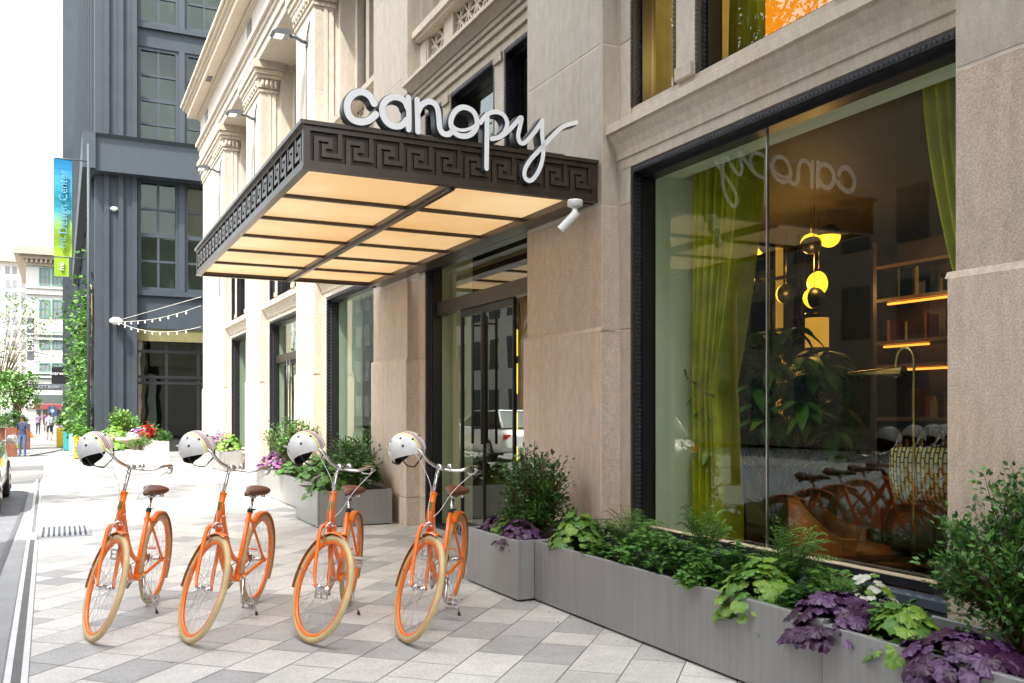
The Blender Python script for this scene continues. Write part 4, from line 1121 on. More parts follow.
def fern(label,x,y,z,r,h,seed,nf=17,group=None):
    rnd=random.Random(seed); t=thing('fern',label,'fern',(x,y,z),0,group); m=MB(); st=MB()
    nf=int(nf*1.8); h*=1.3; r*=1.12
    for i in range(nf):
        th=2*pi*i/nf+rnd.uniform(-.25,.25); rr=r*rnd.uniform(.35,1.0); hh=h*rnd.uniform(.65,1.05)*(1.25-.35*rr/r)
        P=[]; 
        for j in range(19):
            u=j/18; P.append(Vector((rr*cos(th)*u**1.3,rr*sin(th)*u**1.3,hh*(u**.8)*(1-.18*(u**4)*rr/r*2))))
        st.tube(P[::3],.0018,3,caps=False)
        for j in range(3,19):
            u=j/18; d=(P[j]-P[j-1]).normalized(); s=d.cross(Vector((-sin(th+.2),cos(th),.2))); s=d.cross(s).normalized() if s.length>1e-3 else Vector((0,1,0))
            l=.062*(sin(pi*min(1,(u*.93+.07)))**.7)*h/.3*rnd.uniform(.85,1.1)
            for sg in (-1,1):
                leaf_s(m,P[j],(s*sg+d*.35+Vector((0,0,rnd.uniform(-.15,.1)))),max(.008,l*.62),.0125,rnd.randrange(2),roll=rnd.uniform(-.4,.4))
    m.build('fronds',[LM['fern'],LM['mid']],t,fix=False); st.build('stems',LM['gstem'],t,fix=False); return t
def shrub(label,x,y,z,rx,ry,h,mats,seed,nb=60,L=.042,Wd=.02,base_z=.1,name='shrub',cat='shrub',group=None,per=26,trunk=.012,up=.35,spikes=0):
    rnd=random.Random(seed); t=thing(name,label,cat,(x,y,z),0,group); m=MB(); st=MB()
    for i in range(nb):
        # branch tip inside an uneven ellipsoid
        th=rnd.random()*2*pi; el=math.asin(rnd.uniform(-.55,1)); k=rnd.uniform(.6,1.08)*(1+.13*sin(3*th+seed)+.1*sin(5*el+seed))
        tip=Vector((rx*cos(th)*cos(el)*k,ry*sin(th)*cos(el)*k,base_z+(h-base_z)*(.5+.5*sin(el)*k)))
        if i<spikes: tip.z=h*rnd.uniform(1.0,1.16); tip.x*=.35; tip.y*=.6
        base_=Vector((rnd.uniform(-.03,.03),rnd.uniform(-.03,.03),0)); mid=base_.lerp(tip,.55)+Vector((0,0,.08*h))
        P=smooth([base_,mid,tip],4); st.tube(P,[trunk*(1-.75*q/(len(P)-1)) for q in range(len(P))],5,caps=False)
        ax=(tip-mid).normalized()
        for q in range(per):
            u=rnd.uniform(.35,1.06) ; j=min(len(P)-1,int(u*(len(P)-1))); p=P[j].lerp(P[min(j+1,len(P)-1)],rnd.random())
            a=Vector((rnd.gauss(0,1),rnd.gauss(0,1),rnd.gauss(0,.8)+up)).normalized()
            p=p+a*rnd.random()*L*1.6
            leaf_s(m,p,(a+ax*.5),L*rnd.uniform(.7,1.25),Wd*rnd.uniform(.8,1.25),rnd.randrange(len(mats)),roll=rnd.uniform(-1,1))
    m.build('foliage',[LM[q] for q in mats],t,fix=False); st.build('branches',LM['stem'],t,fix=False); return t
# --- near planters
planter('short grey metal planter at the corner beside the glass door',3.20,4.0,6.445,7.45,.482)
planter('long grey metal planter with streaked front under the display window',3.345,4.0,3.38,6.435,.478)
planter('grey metal planter at the bottom right corner, holding the big holly shrub',3.335,4.0,1.2,3.372,.458)
zs=.42
heuchera('dark purple heuchera spilling over the corner planter',3.36,6.72,zs,.20,.13,['purple','purple2'],1,60,.042,spill=.12)
heuchera('small purple heuchera at the door end of the corner planter',3.42,7.36,zs,.13,.11,['purple','purple2'],2,30,.038)
heuchera('small lime green heuchera behind the last orange bicycle',3.42,7.10,zs,.14,.12,['lime','light'],3,34,.04)
shrub('round dark green shrub in the corner planter by the glass door',3.62,6.93,zs,.29,.30,.76,['dark','mid','dark'],4,170,.042,.021,-.10,per=36)
heuchera('light green heuchera next to the purple one by the planter corner',3.55,6.12,zs,.21,.22,['light','lime','light'],5,70,.046,spill=.05)
fern('fern between the light green heuchera and dark glossy plants',3.72,5.65,zs,.26,.34,6,22)
bushy('dark glossy leaved plant in front of the second fern',3.60,5.23,zs,.22,.24,['mid','light','mid'],7,34)
bushy('dark glossy leaved plant nearest the front edge of the long planter',3.58,4.86,zs,.20,.22,['dark','mid'],8,30)
fern('upright fern against the glass in front of the green curtain',3.88,4.98,zs,.22,.42,9,16)
bushy('low dark leafy plant under the window glass in the middle of the long planter',3.66,4.52,zs,.22,.22,['dark','mid','mid'],10,34)
heuchera('large lime heuchera spilling over the long planter front',3.52,4.03,zs,.23,.17,['light','lime'],11,80,.055,spill=.16)
fern('tall bright fern behind the large lime heuchera',3.80,4.08,zs,.28,.36,12,26)
bushy('small dark plant between the lime heuchera and purple heuchera',3.56,3.72,zs,.12,.12,['mid','dark'],13,14)
heuchera('purple heuchera over the joint between the two near planters',3.49,3.42,zs,.26,.11,['purple','purple2','purple'],14,90,.055,spill=.12)
heuchera('small lime and white flowered plant against the window sill',3.82,3.52,zs,.15,.15,['lime','white','light'],15,34,.032)
heuchera('bright lime heuchera between the two largest purple heucheras',3.48,3.00,zs,.17,.14,['lime','light'],16,42,.05,spill=.12)
heuchera('large purple heuchera at the bottom right corner of the picture',3.45,2.68,zs,.25,.09,['purple2','purple'],17,85,.058,spill=.10)
shrub('big holly-like shrub in front of the right pier',3.84,2.66,zs,.33,.47,.70,['dark','mid','mid'],18,200,.034,.021,.0,per=44,up=.3,spikes=16,trunk=.006)
bushy('small bright leafy plant at the front edge beside the first fern',3.50,5.68,zs,.13,.13,['light','mid'],101,16,.06,.03)
bushy('small dark leafy plant tucked behind the light green heuchera',3.80,6.18,zs,.13,.20,['mid','dark'],102,16)
bushy('low green plant at the planter edge left of the large lime heuchera',3.46,4.45,zs,.15,.14,['mid','light'],103,20,.06,.03)
bushy('green leafy filler behind the purple heuchera at the planter joint',3.84,3.84,zs,.14,.18,['mid','light'],104,18)
bushy('green leafy filler between the holly shrub and the bright lime heuchera',3.62,3.18,zs,.13,.14,['mid','dark'],105,18,.06,.03)
fern('small fern near the small dark plant by the large lime heuchera',3.66,3.62,zs,.16,.20,106,12)
# --- far planters beside the doors
planter('grey metal planter projecting beside the far shop window',2.92,3.92,11.62,12.80,.47)
planter('long grey metal planter beyond the projecting one',3.22,3.96,12.85,16.2,.47)
planter('pale lit end planter beside the second glass door',3.25,3.96,16.3,17.5,.47)
planter('grey box planter at the third window near the building corner',3.55,4.02,23.4,25.6,.50)
heuchera('green heuchera hanging over the near end of the projecting planter',3.15,11.95,.40,.30,.26,['mid','light'],21,60,.055,spill=.15)
bushy('dark leafy plant in the projecting planter',3.55,12.1,.40,.32,.45,['dark','mid'],22,46,.10,.045)
heuchera('bright green heuchera in the middle of the long far planter',3.45,13.6,.40,.34,.30,['light','mid'],23,70,.06)
shrub('dark shrub against the far shop window',3.72,12.9,.40,.35,.75,.75,['dark','mid'],24,70,.06,.03,per=30)
shrub('round green shrub beside the second glass door',3.62,15.9,.40,.42,.48,1.0,['mid','dark','light'],25,90,.06,.032,per=34)
heuchera('pink and purple flowers on the end planter beside the second glass door',3.50,16.9,.42,.34,.24,['pink','purple2','purple'],26,80,.05)
heuchera('silvery green plant beside the pink flowers',3.40,15.1,.40,.28,.20,['light','mid'],27,50,.05)
heuchera('small violet flowers in the long far planter',3.32,12.95,.40,.15,.16,['purple2','pink'],28,26,.035)
heuchera('bright green plant in the box planter near the building corner',3.75,23.8,.44,.34,.34,['lime','light'],29,60,.07)
heuchera('violet flowers at the far end of the box planter',3.70,24.9,.44,.34,.36,['pink','purple2'],30,60,.06)
# wind-blown bits by the planter foot
rnd=random.Random(77); m=MB()
for i in range(90):
    y=rnd.uniform(2.6,9); x=3.28-abs(rnd.gauss(0,.10))-(0 if rnd.random()<.75 else rnd.uniform(0,2.6))
    if y>6.4: x-=.14
    p=Vector((x,y,.010+rnd.random()*.003)); leaf_s(m,p,Vector((rnd.uniform(-1,1),rnd.uniform(-1,1),.12)),rnd.uniform(.008,.026),rnd.uniform(.005,.013),0)
o=m.build('leaf_litter',mat('dry_leaf',(.14,.085,.04),.8,var=.4,scale=30),fix=False); tag(o,'scattered dry bits of leaf on the paving near the planters','leaf litter',kind='stuff')
# ================= INSIDE THE SHOP WINDOW =================
M['curtain']=mat('green_velvet',(.52,.53,.010),.65,var=.25,scale=5,trans=.15)
M['curtain_y']=mat('olive_velvet',(.34,.36,.02),.65,var=.2,scale=5)
def curtain(name_label,y_top0,y_top1,y_mid0,y_mid1,y_b0,y_b1,zt,zm,zb,x,folds,seed,x_amp=.095,group=None):
    rnd=random.Random(seed); t=thing('curtain',name_label,'curtain',(x,(y_top0+y_top1)/2,zb),0,group)
    m=MB(); nu=folds*8; nz=26; g=[]
    for j in range(nz+1):
        z=zt+(zb-zt)*j/nz
        if z>zm: k=(zt-z)/(zt-zm); e=k**1.6; a=y_top0+(y_mid0-y_top0)*e; b=y_top1+(y_mid1-y_top1)*e
        else: k=(zm-z)/(zm-zb); e=min(1,k*1.6)**.6; a=y_mid0+(y_b0-y_mid0)*e; b=y_mid1+(y_b1-y_mid1)*e
        row=[]
        for i in range(nu+1):
            u=i/nu; amp=x_amp*(.75+.35*sin(u*9+seed))*min(1,(b-a)/.45+.35)
            row.append((x+amp*cos(2*pi*folds*u+.5*sin(5*u+j*.05)),a+(b-a)*u,z))
        g.append(row)
    for j in range(nz):
        for i in range(nu): m.face([g[j][i],g[j+1][i],g[j+1][i+1],g[j][i+1]],0,True)
    o=W(m,'cloth',M['curtain'],t,fix=False)
    bmx=bmesh.new(); bmx.from_mesh(o.data); bmesh.ops.remove_doubles(bmx,verts=bmx.verts[:],dist=1e-5); bmx.to_mesh(o.data); bmx.free()
    return t
c1=curtain('tall green velvet curtain tied back at the left of the display window',5.62,6.30,5.95,6.30,5.86,6.31,3.60,1.68,.05,4.84,10,1,x_amp=.12)
tb=MB(); pts=[(4.70+.02*sin(i),5.93+.40*i/14,1.62+.22*(i/14)**1.5) for i in range(15)]
for i,p in enumerate(pts): tb.lathe([(.001,-.012),(.012,-.006),(.012,.006),(.001,.012)],6,M=Matrix.Translation(p)@Euler((i*1.3,0.5,0)).to_matrix().to_4x4())
tb.tube(pts,.006,5); W(tb,'tieback_chain',mat('old_brass_chain',(.2,.16,.06),.4,.8),c1)
curtain('green velvet curtain swept aside at the right of the display window',3.28,4.02,3.28,3.60,3.28,3.60,3.60,1.75,.05,4.80,8,3)
t2=curtain('green curtain in the lamplit upper window',5.22,5.62,5.25,5.6,5.25,5.62,5.4,4.6,4.05,4.62,5,5,.05)
# pendant lamps: black and amber globes on stems
M['amber']=glow('amber_globe',(1,.48,.02),.55,(.9,.6,.1)); M['brass']=mat('brass',(.62,.45,.14),.25,1.0,var=.1)
M['blackshade']=mat('black_lamp_shade',(.012,.012,.012),.3)
def pendant(label,p,r,ang,seed):
    t=thing('pendant_lamp',label,'lamp',tuple(p),0,'two-tone globe pendant lamps')
    Mx=Euler((R(ang),R(20*seed),0)).to_matrix().to_4x4()
    m=MB(); m.lathe([(r*sin(pi*k/20),r*cos(pi*k/20)) for k in range(0,11)],20,M=Mx); m.build('dark_shade',M['blackshade'],t)
    m=MB(); m.lathe([(r*.985*sin(pi*k/20),r*.985*cos(pi*k/20)) for k in range(10,21)],20,M=Mx); m.build('glowing_half',M['amber'],t)
    m=MB(); m.tube([(0,0,r*.9),(0,0,3.6-p[2])],.005,6); m.build('stem',M['brass'],t)
    return t
PL=[(829,236,7.2,.13,0,'half-dark globe pendant, highest on the right of the cluster, glowing below'),
    (811,244,7.0,.12,150,'fully glowing amber globe just left of the highest pendant'),
    (757,246,7.4,.12,40,'glowing globe half hidden behind the highest leaves near the left curtain'),
    (786,294,7.6,.13,100,'amber globe glowing in the middle of the lower row of pendants'),
    (819,283,7.3,.14,0,'half globe with black cap above the lower right pendant'),
    (814,298,6.9,.12,80,'side-lit globe pendant lowest on the right of the cluster'),
    (750,286,7.8,.12,20,'small globe pendant lowest on the left beside the green curtain')]
for i,(u,v,X,r,a,l) in enumerate(PL): pendant(l,onX(u,v,X),r*.92,a,i)
t=thing('drum_lamp','amber drum lamp with black bands hanging under the globe pendants','lamp',tuple(onX(817,333,7.1)))
m=MB(); m.lathe([(.12,-.16),(.12,.16)],20); m.build('lamp_shade',glow('amber_drum',(1,.5,.06),.12,(.7,.45,.1)),t)
m=MB(); m.lathe([(.001,.21),(.126,.21),(.126,.155),(.001,.155)],20); m.build('top_band',M['blackshade'],t)
m=MB(); m.lathe([(.001,-.21),(.126,-.21),(.126,-.155),(.001,-.155)],20); m.build('bottom_band',M['blackshade'],t)
# warm light of the pendants
for i,(u,v,X) in enumerate(((815,262,7.0),(780,285,7.4))):
    ld=bpy.data.lights.new('pendant_light','POINT'); lo=bpy.data.objects.new('pendant_light',ld); COL.objects.link(lo); lo.location=onX(u,v,X)+Vector((-.2,-.25,-.1)); ld.energy=4; ld.color=(1,.55,.15); ld.shadow_soft_size=.12
ld=bpy.data.lights.new('upper_room_light','POINT'); lo=bpy.data.objects.new('upper_room_light',ld); COL.objects.link(lo); lo.location=(5.6,4.7,5.1); ld.energy=22; ld.color=(1,.6,.2); ld.shadow_soft_size=.15
# shelving on the back wall
sh=thing('shelf_unit','dark wooden shelving with orange lit shelves at the back of the shop','shelf',(7.9,5.0,0))
m=MB(); m.box(8.1,4.1,0,8.2,7.15,3.3); 
for y in (4.1,5.1,6.1,7.1): m.box(7.8,y,0,8.1,y+.05,3.3)
W(m,'carcass',mat('dark_walnut',(.05,.022,.012),.35,var=.3,scale=4),sh)
m=MB()
for z in (.9,1.4,1.95,2.2,2.65,3.0): m.box(7.79,4.15,z,8.09,7.1,z+.035)
W(m,'shelf',mat('walnut_shelf',(.16,.08,.035),.35),sh)
m=MB()
for (z,ya,yb) in ((2.62,6.2,7.0),(2.17,6.5,7.05),(1.92,6.2,6.9),(2.62,5.2,5.9),(1.37,5.4,5.9)): m.box(7.84,ya,z,7.88,yb,z+.02)
W(m,'shelf_light',glow('orange_shelf_light',(1,.28,.03),.6,(1,.4,.1)),sh)
rnd=random.Random(5); bm_=MB()
for z in (.935,1.435,2.235,2.685):
    y=4.2
    while y<7.0:
        h=rnd.uniform(.12,.32); w=rnd.uniform(.02,.05)
        if rnd.random()<.6: bm_.box(7.86,y,z+.002,8.04,y+w,z+h,rnd.randrange(3))
        y+=w+rnd.choice((.003,.003,.15))
W(bm_,'books',[mat('book_cloth_dark',(.05,.06,.06),.7),mat('book_cloth_tan',(.25,.18,.1),.7),mat('book_cloth_rust',(.2,.05,.02),.7)],sh,kind='stuff')
# brass arc floor lamp
fp=onX(914,578,4.98); lx,ly=fp.x,fp.y
fl_=thing('arc_floor_lamp','slim brass floor lamp with hooked top and cone shade behind the glass','lamp',(lx,ly,.03))
pt=onX(914,360,4.98).z; 
m=MB(); arc=[(0,0,.02),(0,0,1.0),(0,0,pt-.03)]+[(0,.07-.07*cos(a*pi/8),pt-.03+.085*sin(a*pi/8)) for a in range(1,9)]+[(0,.14,pt-.06)]
m.tube(arc,.0095,10); m.build('pole',M['brass'],fl_)
m=MB(); m.lathe([(.001,.02),(.13,.018),(.14,0),(.001,0)],24); m.build('base',M['brass'],fl_)
m=MB(); Mx=Matrix.Translation((0,.14,pt-.10))@Matrix.Rotation(R(-90),4,'X'); m.lathe([(.035,-.06),(.035,.02),(.01,.42),(.001,.425)],18,M=Mx); m.lathe([(.012,-.06),(.016,0),(.012,.04)],10,M=Matrix.Translation((0,.14,pt-.08))); m.build('cone_shade',M['brass'],fl_)
# leafy indoor tree
def broad_tree(label,x,y,z,h,r,seed,zc=1.0):
    rnd=random.Random(seed); t=thing('indoor_tree',label,'plant',(x,y,z)); m=MB(); st=MB()
    pot=MB(); pot.lathe([(.001,0),(.16,0),(.2,.34),(.18,.34),(.17,.28),(.001,.28)],24); pot.build('pot',mat('dark_pot',(.03,.03,.035),.4),t)
    for i in range(85):
        th=rnd.random()*6.28; k=rnd.random()**.5; tip=Vector((r*k*cos(th),r*k*sin(th),zc+(h-zc)*(rnd.random()**.8)*(1.05-.35*k)))
        st.tube(smooth([Vector((0,0,.28)),Vector((tip.x*.25,tip.y*.25,tip.z*.6)),tip],4),[.008]*3+[.005]*3+[.004]*3,5,caps=False)
        for q in range(9):
            a=rnd.random()*6.28; leaf(m,tip,Vector((cos(a),sin(a),rnd.uniform(-.6,.3))),rnd.uniform(.20,.32),rnd.uniform(.08,.13),rnd.choice((0,0,0,1)),droop=.5)
    m.build('leaves',[LM['mid'],LM['lime']],t,fix=False); st.build('branches',LM['stem'],t,fix=False); return t
pp=onX(775,420,5.55); broad_tree('leafy dark indoor tree behind the glass beside the green curtain',pp.x,pp.y,.03,2.25,.62,3)
# rust armchair and patterned cushion
ac=onX(845,520,5.5); t=thing('armchair','rust orange leather armchair with curved back inside the window','armchair',(ac.x,ac.y,.03),R(35))
lm=mat('tan_orange_leather',(.50,.16,.03),.4,var=.2,bump=.2)
m=MB(); prof=[]
for i in range(17):
    a=R(-20+220*i/16); 
    for rr,z0,z1 in ((.38,.32,.78),):
        pass
P=[(R(-20+220*i/16)) for i in range(17)]
for i in range(16):
    a,b2=P[i],P[i+1]
    def q(a,r,z): return (r*cos(a),r*sin(a),z)
    za=.52+.26*sin(max(0,min(pi,a))) ; zb=.52+.26*sin(max(0,min(pi,b2)))
    m.face([q(a,.40,.15),q(b2,.40,.15),q(b2,.43,zb),q(a,.43,za)],0,True); m.face([q(a,.43,za),q(b2,.43,zb),q(b2,.34,zb),q(a,.34,za)],0,True); m.face([q(a,.34,za),q(b2,.34,zb),q(b2,.31,.3),q(a,.31,.3)],0,True)
m.build('backrest',lm,t,fix=False)
m=MB(); m.lathe([(.001,.15),(.37,.15),(.385,.2),(.37,.36),(.33,.42),(.001,.43)],28); m.build('seat',lm,t)
for (dx,dy) in ((.25,.2),(-.25,.2),(.2,-.25),(-.2,-.25)):
    l=MB(); l.tube([(dx,dy,.16),(dx*1.15,dy*1.15,0)],[.02,.012],8); l.build('leg',M['blackshade'],t)
sp_=onX(925,476,5.25)
tq=NT('yellow_black_pattern'); tc=tq.n('ShaderNodeTexCoord'); br=tq.n('ShaderNodeTexBrick'); br.inputs['Scale'].default_value=9; br.inputs['Color1'].default_value=(.62,.5,.1,1); br.inputs['Color2'].default_value=(.55,.5,.2,1); br.inputs['Mortar'].default_value=(.02,.02,.015,1); br.inputs['Mortar Size'].default_value=.05; br.inputs['Brick Width'].default_value=.6
mpp=tq.n('ShaderNodeMapping'); mpp.inputs['Rotation'].default_value=(0,R(90),0); tq.l(tc.outputs['Object'],mpp.inputs['Vector']); tq.l(mpp.outputs[0],br.inputs['Vector']); tq.l(br.outputs['Color'],tq.b.inputs['Base Color']); tq.b.inputs['Roughness'].default_value=.85
t=thing('sofa','dark low sofa inside the shop window at the right','sofa',(5.75,3.75,.03))
m=MB(); m.cbox(-.45,-.8,.14,.40,.62,.44,.04); m.build('seat',mat('olive_sofa_cloth',(.10,.09,.03),.8),t)
m=MB(); m.cbox(.25,-.8,.442,.45,.62,.80,.04); m.build('backrest',mat('olive_sofa_back',(.10,.09,.03),.8),t)
for dx,dy in ((-.38,-.7),(.36,-.7),(-.38,.54),(.36,.54)):
    l=MB(); l.tube([(dx,dy,.15),(dx,dy,0)],.02,8); l.build('leg',M['blackshade'],t)
m=MB(); n=10
for i in range(n):
    for j in range(n):
        for s in (-1,1):
            def q(i,j): 
                u=2*i/n-1;v=2*j/n-1; pinch=1-.08*(u*u*v*v); th=.075*(1-u**4)*(1-v**4)
                return (s*th,.24*u*pinch,.20*v*pinch)
            m.face([q(i,j),q(i+1,j),q(i+1,j+1),q(i,j+1)],0,True)
cu=m.build('cushion',tq.m,fix=False); cu.location=(sp_.x,sp_.y,sp_.z); cu.rotation_euler=(0,R(-8),R(20)); tag(cu,'yellow cushion with black line pattern on the sofa inside the window','cushion')
# low coffee table & glowing column by the door
t=thing('coffee_table','low round dark table between the armchair and the glass','table',(5.25,4.75,.03))
m=MB(); m.lathe([(.001,.40),(.32,.40),(.33,.385),(.32,.365),(.001,.365)],32); m.build('tabletop',mat('dark_table',(.04,.02,.012),.25),t)
m=MB(); m.tube([(0,0,.365),(0,0,.02)],.025,10); m.lathe([(.001,.02),(.2,.018),(.2,0),(.001,0)],24); m.build('stand',M['blackshade'],t)
cp_=onX(516,360,5.4); t=thing('light_column','dark column with thin yellow lit slots inside the glass door','lamp',(cp_.x,cp_.y,.03))
m=MB(); m.box(.015,-.1,0,.2,.1,2.9); m.build('column',M['blackshade'],t)
for (z0,z1) in ((2.2,2.55),(1.7,2.1),(1.15,1.45),(.8,1.0)):
    m=MB(); m.box(0,-.02,z0,.016,.02,z1); m.build('light_slot',glow('yellow_slot',(1,.75,.02),.5),t)
# reception desk seen through door
t=thing('reception_desk','pale wooden reception desk deep inside the shop','desk',(8.4,9.8,.03))
m=MB(); m.cbox(-.3,-1.0,0,.3,1.0,1.05,.02); m.build('body',mat('desk_wood',(.3,.2,.1),.5),t); m=MB(); m.cbox(-.36,-1.06,1.052,.36,1.06,1.1,.01); m.build('worktop',M['stone_up'],t)
# black framed glazed partition with amber column behind the pendants
a0=onX(742,300,7.9); a1=onX(806,300,7.9)
t=thing('glazed_partition','black framed glazed screen with an amber lit column behind the pendant lamps','partition',(7.9,(a0.y+a1.y)/2,.03))
m=MB(); ys_=[a1.y,a1.y+(a0.y-a1.y)*.08,a1.y+(a0.y-a1.y)*.5,a0.y]
for y in ys_: m.box(7.87,y-.02,.03,7.93,y+.02,3.6)
for v in (278,330,385): 
    z=onX(780,v,7.9).z; m.box(7.875,ys_[0]+.02,z-.02,7.925,ys_[-1]-.02,z+.02)
W(m,'frame',M['blackshade'],t)
m=MB(); cc=onX(776,300,8.3); m.lathe([(.09,.05),(.09,3.6)],16,M=Matrix.Translation((8.3,cc.y,0))); W(m,'lit_column',glow('amber_column',(1,.45,.05),.10,(.5,.3,.05)),t)
m=MB(); m.face([(7.9,ys_[0],.1),(7.9,ys_[-1],.1),(7.9,ys_[-1],3.5),(7.9,ys_[0],3.5)]); W(m,'pane',M['glass'],t,fix=False)
# sideboard with vases at the back right
t=thing('sideboard','long dark sideboard standing below the lit shelves inside','sideboard',(7.45,6.2,.03))
m=MB(); m.cbox(-.22,-.9,.12,.22,.9,.80,.01); m.build('carcass',mat('sideboard_walnut',(.09,.045,.02),.4,var=.3),t)
m=MB(); 
for y in (-.6,0,.6): m.box(-.235,y-.28,.16,-.222,y+.28,.76)
m.build('door_fronts',mat('sideboard_door',(.14,.08,.04),.4),t)
for (dx_,dy_) in ((-.18,-.8),(.18,-.8),(-.18,.8),(.18,.8)):
    l=MB(); l.tube([(dx_,dy_,.12),(dx_,dy_,0)],.018,8); l.build('leg',M['blackshade'],t)
for y,r,h,l in ((5.75,.10,.26,'round black vase on the sideboard, nearer the armchair'),(6.5,.07,.34,'tall pale vase on the sideboard under the lit shelves')):
    m=MB(); m.lathe([(.001,0),(r*.6,0),(r,h*.4),(r*.75,h*.75),(r*.35,h*.9),(r*.42,h),(r*.3,h)],20); o=m.build('vase',M['blackshade'] if r>.08 else mat('cream_vase',(.55,.5,.4),.4)); o.location=(7.45,y,.832); tag(o,l,'vase')
# ================= FAR END OF THE STREET =================
G=gz
M['slate']=mat('slate_blue_brick',(.026,.036,.048),.7,var=.12,scale=1.2,fine=.2,fscale=30)
M['slate_l']=mat('slate_blue_trim',(.030,.041,.054),.6,var=.08)
M['pane_g']=glass('loft_glass',tint=(.85,.92,.7),f0=.05,wob=.0)
M['room_g']=mat('loft_interior',(.55,.62,.32),.8,var=.5,scale=.6)
DY=43.0
def dx(u): return onY(u,300,DY).x
def dz(v): return onY(150,v,DY).z
db=thing('slate_building','dark slate blue loft building with large gridded windows and ivy on its street side','building',(dx(95)+4,DY,G(DY)))
X0=dx(95); XP=dx(137); XR=X0+20; ZT=34
# front: corner pier, glazed bay with panels between floors, far pier
m=MB(); m.box(X0,DY,-.3,XP,DY+1,ZT)
m.box(X0+.35,DY-.12,-.3,X0+.55,DY,ZT-.01); m.box(XP-.75,DY-.12,-.3,XP-.55,DY,ZT-.01); m.box(XP-.2,DY-.08,-.3,XP,DY,ZT-.02)
W(m,'corner_pier',M['slate'],db)
XW=dx(226); 
m=MB(); m.box(XW,DY,-.3,XR,DY+1,ZT); W(m,'end_pier',M['slate'],db)
floors=[(dz(290),dz(178)),(dz(150),dz(45)),(dz(22),dz(-85)),(dz(-105),dz(-210))]
gl=dz(328)
m=MB(); zz=gl
for i,(a,b) in enumerate(floors):
    m.box(XP,DY+.25,zz,XW,DY+1,a); m.box(XP,DY+.12,a-.22,XW,DY+.25,a); zz=b
m.box(XP,DY+.25,zz,XW,DY+1,ZT)
W(m,'spandrel',M['slate'],db)
m=MB(); 
for zc in (dz(143),): m.prism([(DY-.5,zc-1.55),(DY-.5,zc-.15),(DY-.65,zc),(DY,zc),(DY,zc-1.6)],'x',X0-.35,XR); m.box(X0-.5,DY-.65,zc-1.5,X0,DY+40,zc)
W(m,'band_course',M['slate_l'],db)
for (a,b) in floors:
    xm=XP+(XW-XP)/2
    for (xa,xb) in ((XP+.05,xm-.12),(xm+.12,XW-.05)):
        f=MB(); f.box(xa,DY+.3,a,xa+.14,DY+.45,b); f.box(xb-.14,DY+.3,a,xb,DY+.45,b); f.box(xa+.14,DY+.3,a,xb-.14,DY+.45,a+.16); f.box(xa+.14,DY+.3,b-.14,xb-.14,DY+.45,b)
        h=(b-a-.3)/4
        for k in range(1,4): f.box(xa+.14,DY+.33,a+.16+k*h-(.05 if k!=2 else .09),xb-.14,DY+.42,a+.16+k*h+(.05 if k!=2 else .09))
        f.box((xa+xb)/2-.05,DY+.34,a+.16,(xa+xb)/2+.05,DY+.41,b-.14)
        fo=W(f,'window',M['slate_l'],db)
        p=MB(); p.face([(xa+.14,DY+.40,a+.16),(xb-.14,DY+.40,a+.16),(xb-.14,DY+.40,b-.14),(xa+.14,DY+.40,b-.14)]); W(p,'pane',M['pane_g'],fo,fix=False)
    m=MB(); m.box(xm-.12,DY+.2,a,xm+.12,DY+.5,b); W(m,'mullion',M['slate_l'],db)
m=MB(); m.box(XP,DY+4,-.3,XW+3,DY+4.1,ZT-.5)
for (a,b) in floors: m.box(XP,DY+1.2,b-.1,XW,DY+4,b+.3)
W(m,'loft_interior',M['room_g'],db)
# ground-floor glazed entrance, recessed
m=MB()
xs=[XP+.02,XP+1.25,XP+2.6,XP+3.9,XW]
for x in xs: m.box(x-.06,DY+.5,-.3,x+.06,DY+.62,gl)
for z in (gl-.3,dz(352),dz(378),dz(384)): m.box(XP,DY+.48,z,XW,DY+.64,z+.12)
W(m,'shopfront_frame',M['black'],db)
m=MB(); m.face([(XP,DY+.56,-.3),(XW,DY+.56,-.3),(XW,DY+.56,gl),(XP,DY+.56,gl)]); W(m,'shopfront_glass',glass('dark_shopfront_glass',tint=(.25,.25,.24),f0=.10,wob=.2),db,fix=False)
m=MB(); m.box(XP,DY+.3,gl-.55,XW,DY+.45,gl); W(m,'olive_header',mat('olive_header',(.14,.13,.05),.7),db)
# street side of the building: piers, long recessed windows, sloping rail
SD=118
m=MB(); m.box(X0+.9,DY+1,-.3,XR,SD,ZT-.02)
y=DY+1
i=0
while y<SD-2:
    m.box(X0,y,-.3,X0+.9,y+1.1,ZT); m.box(X0-.12,y+.35,-.3,X0,y+.75,ZT-.01); y+=4.6; i+=1
W(m,'side_wall',M['slate'],db)
m=MB(); m2=MB()
y=DY+2.1
while y<SD-5:
    for (a,b) in floors: m.box(X0+.7,y+.1,a,X0+.89,y+3.4,b)
    m.box(X0+.7,y+.1,0.3,X0+.89,y+3.4,gl); y+=4.6
W(m,'side_glass',mat('dark_side_glass',(.04,.05,.06),.1),db)
m=MB(); m.box(X0-1.0,DY+75,-.3,XR,SD+18,70); 
for y in range(0,16,3): m.box(X0-1.2,DY+75+y*1.1,-.3,X0-1.0,DY+76+y*1.1,69.8)
t=thing('far_slate_building','darker narrow building end beyond the slate blue loft building','building',(X0+2,DY+75,-.3)); W(m,'wall',M['slate'],t)
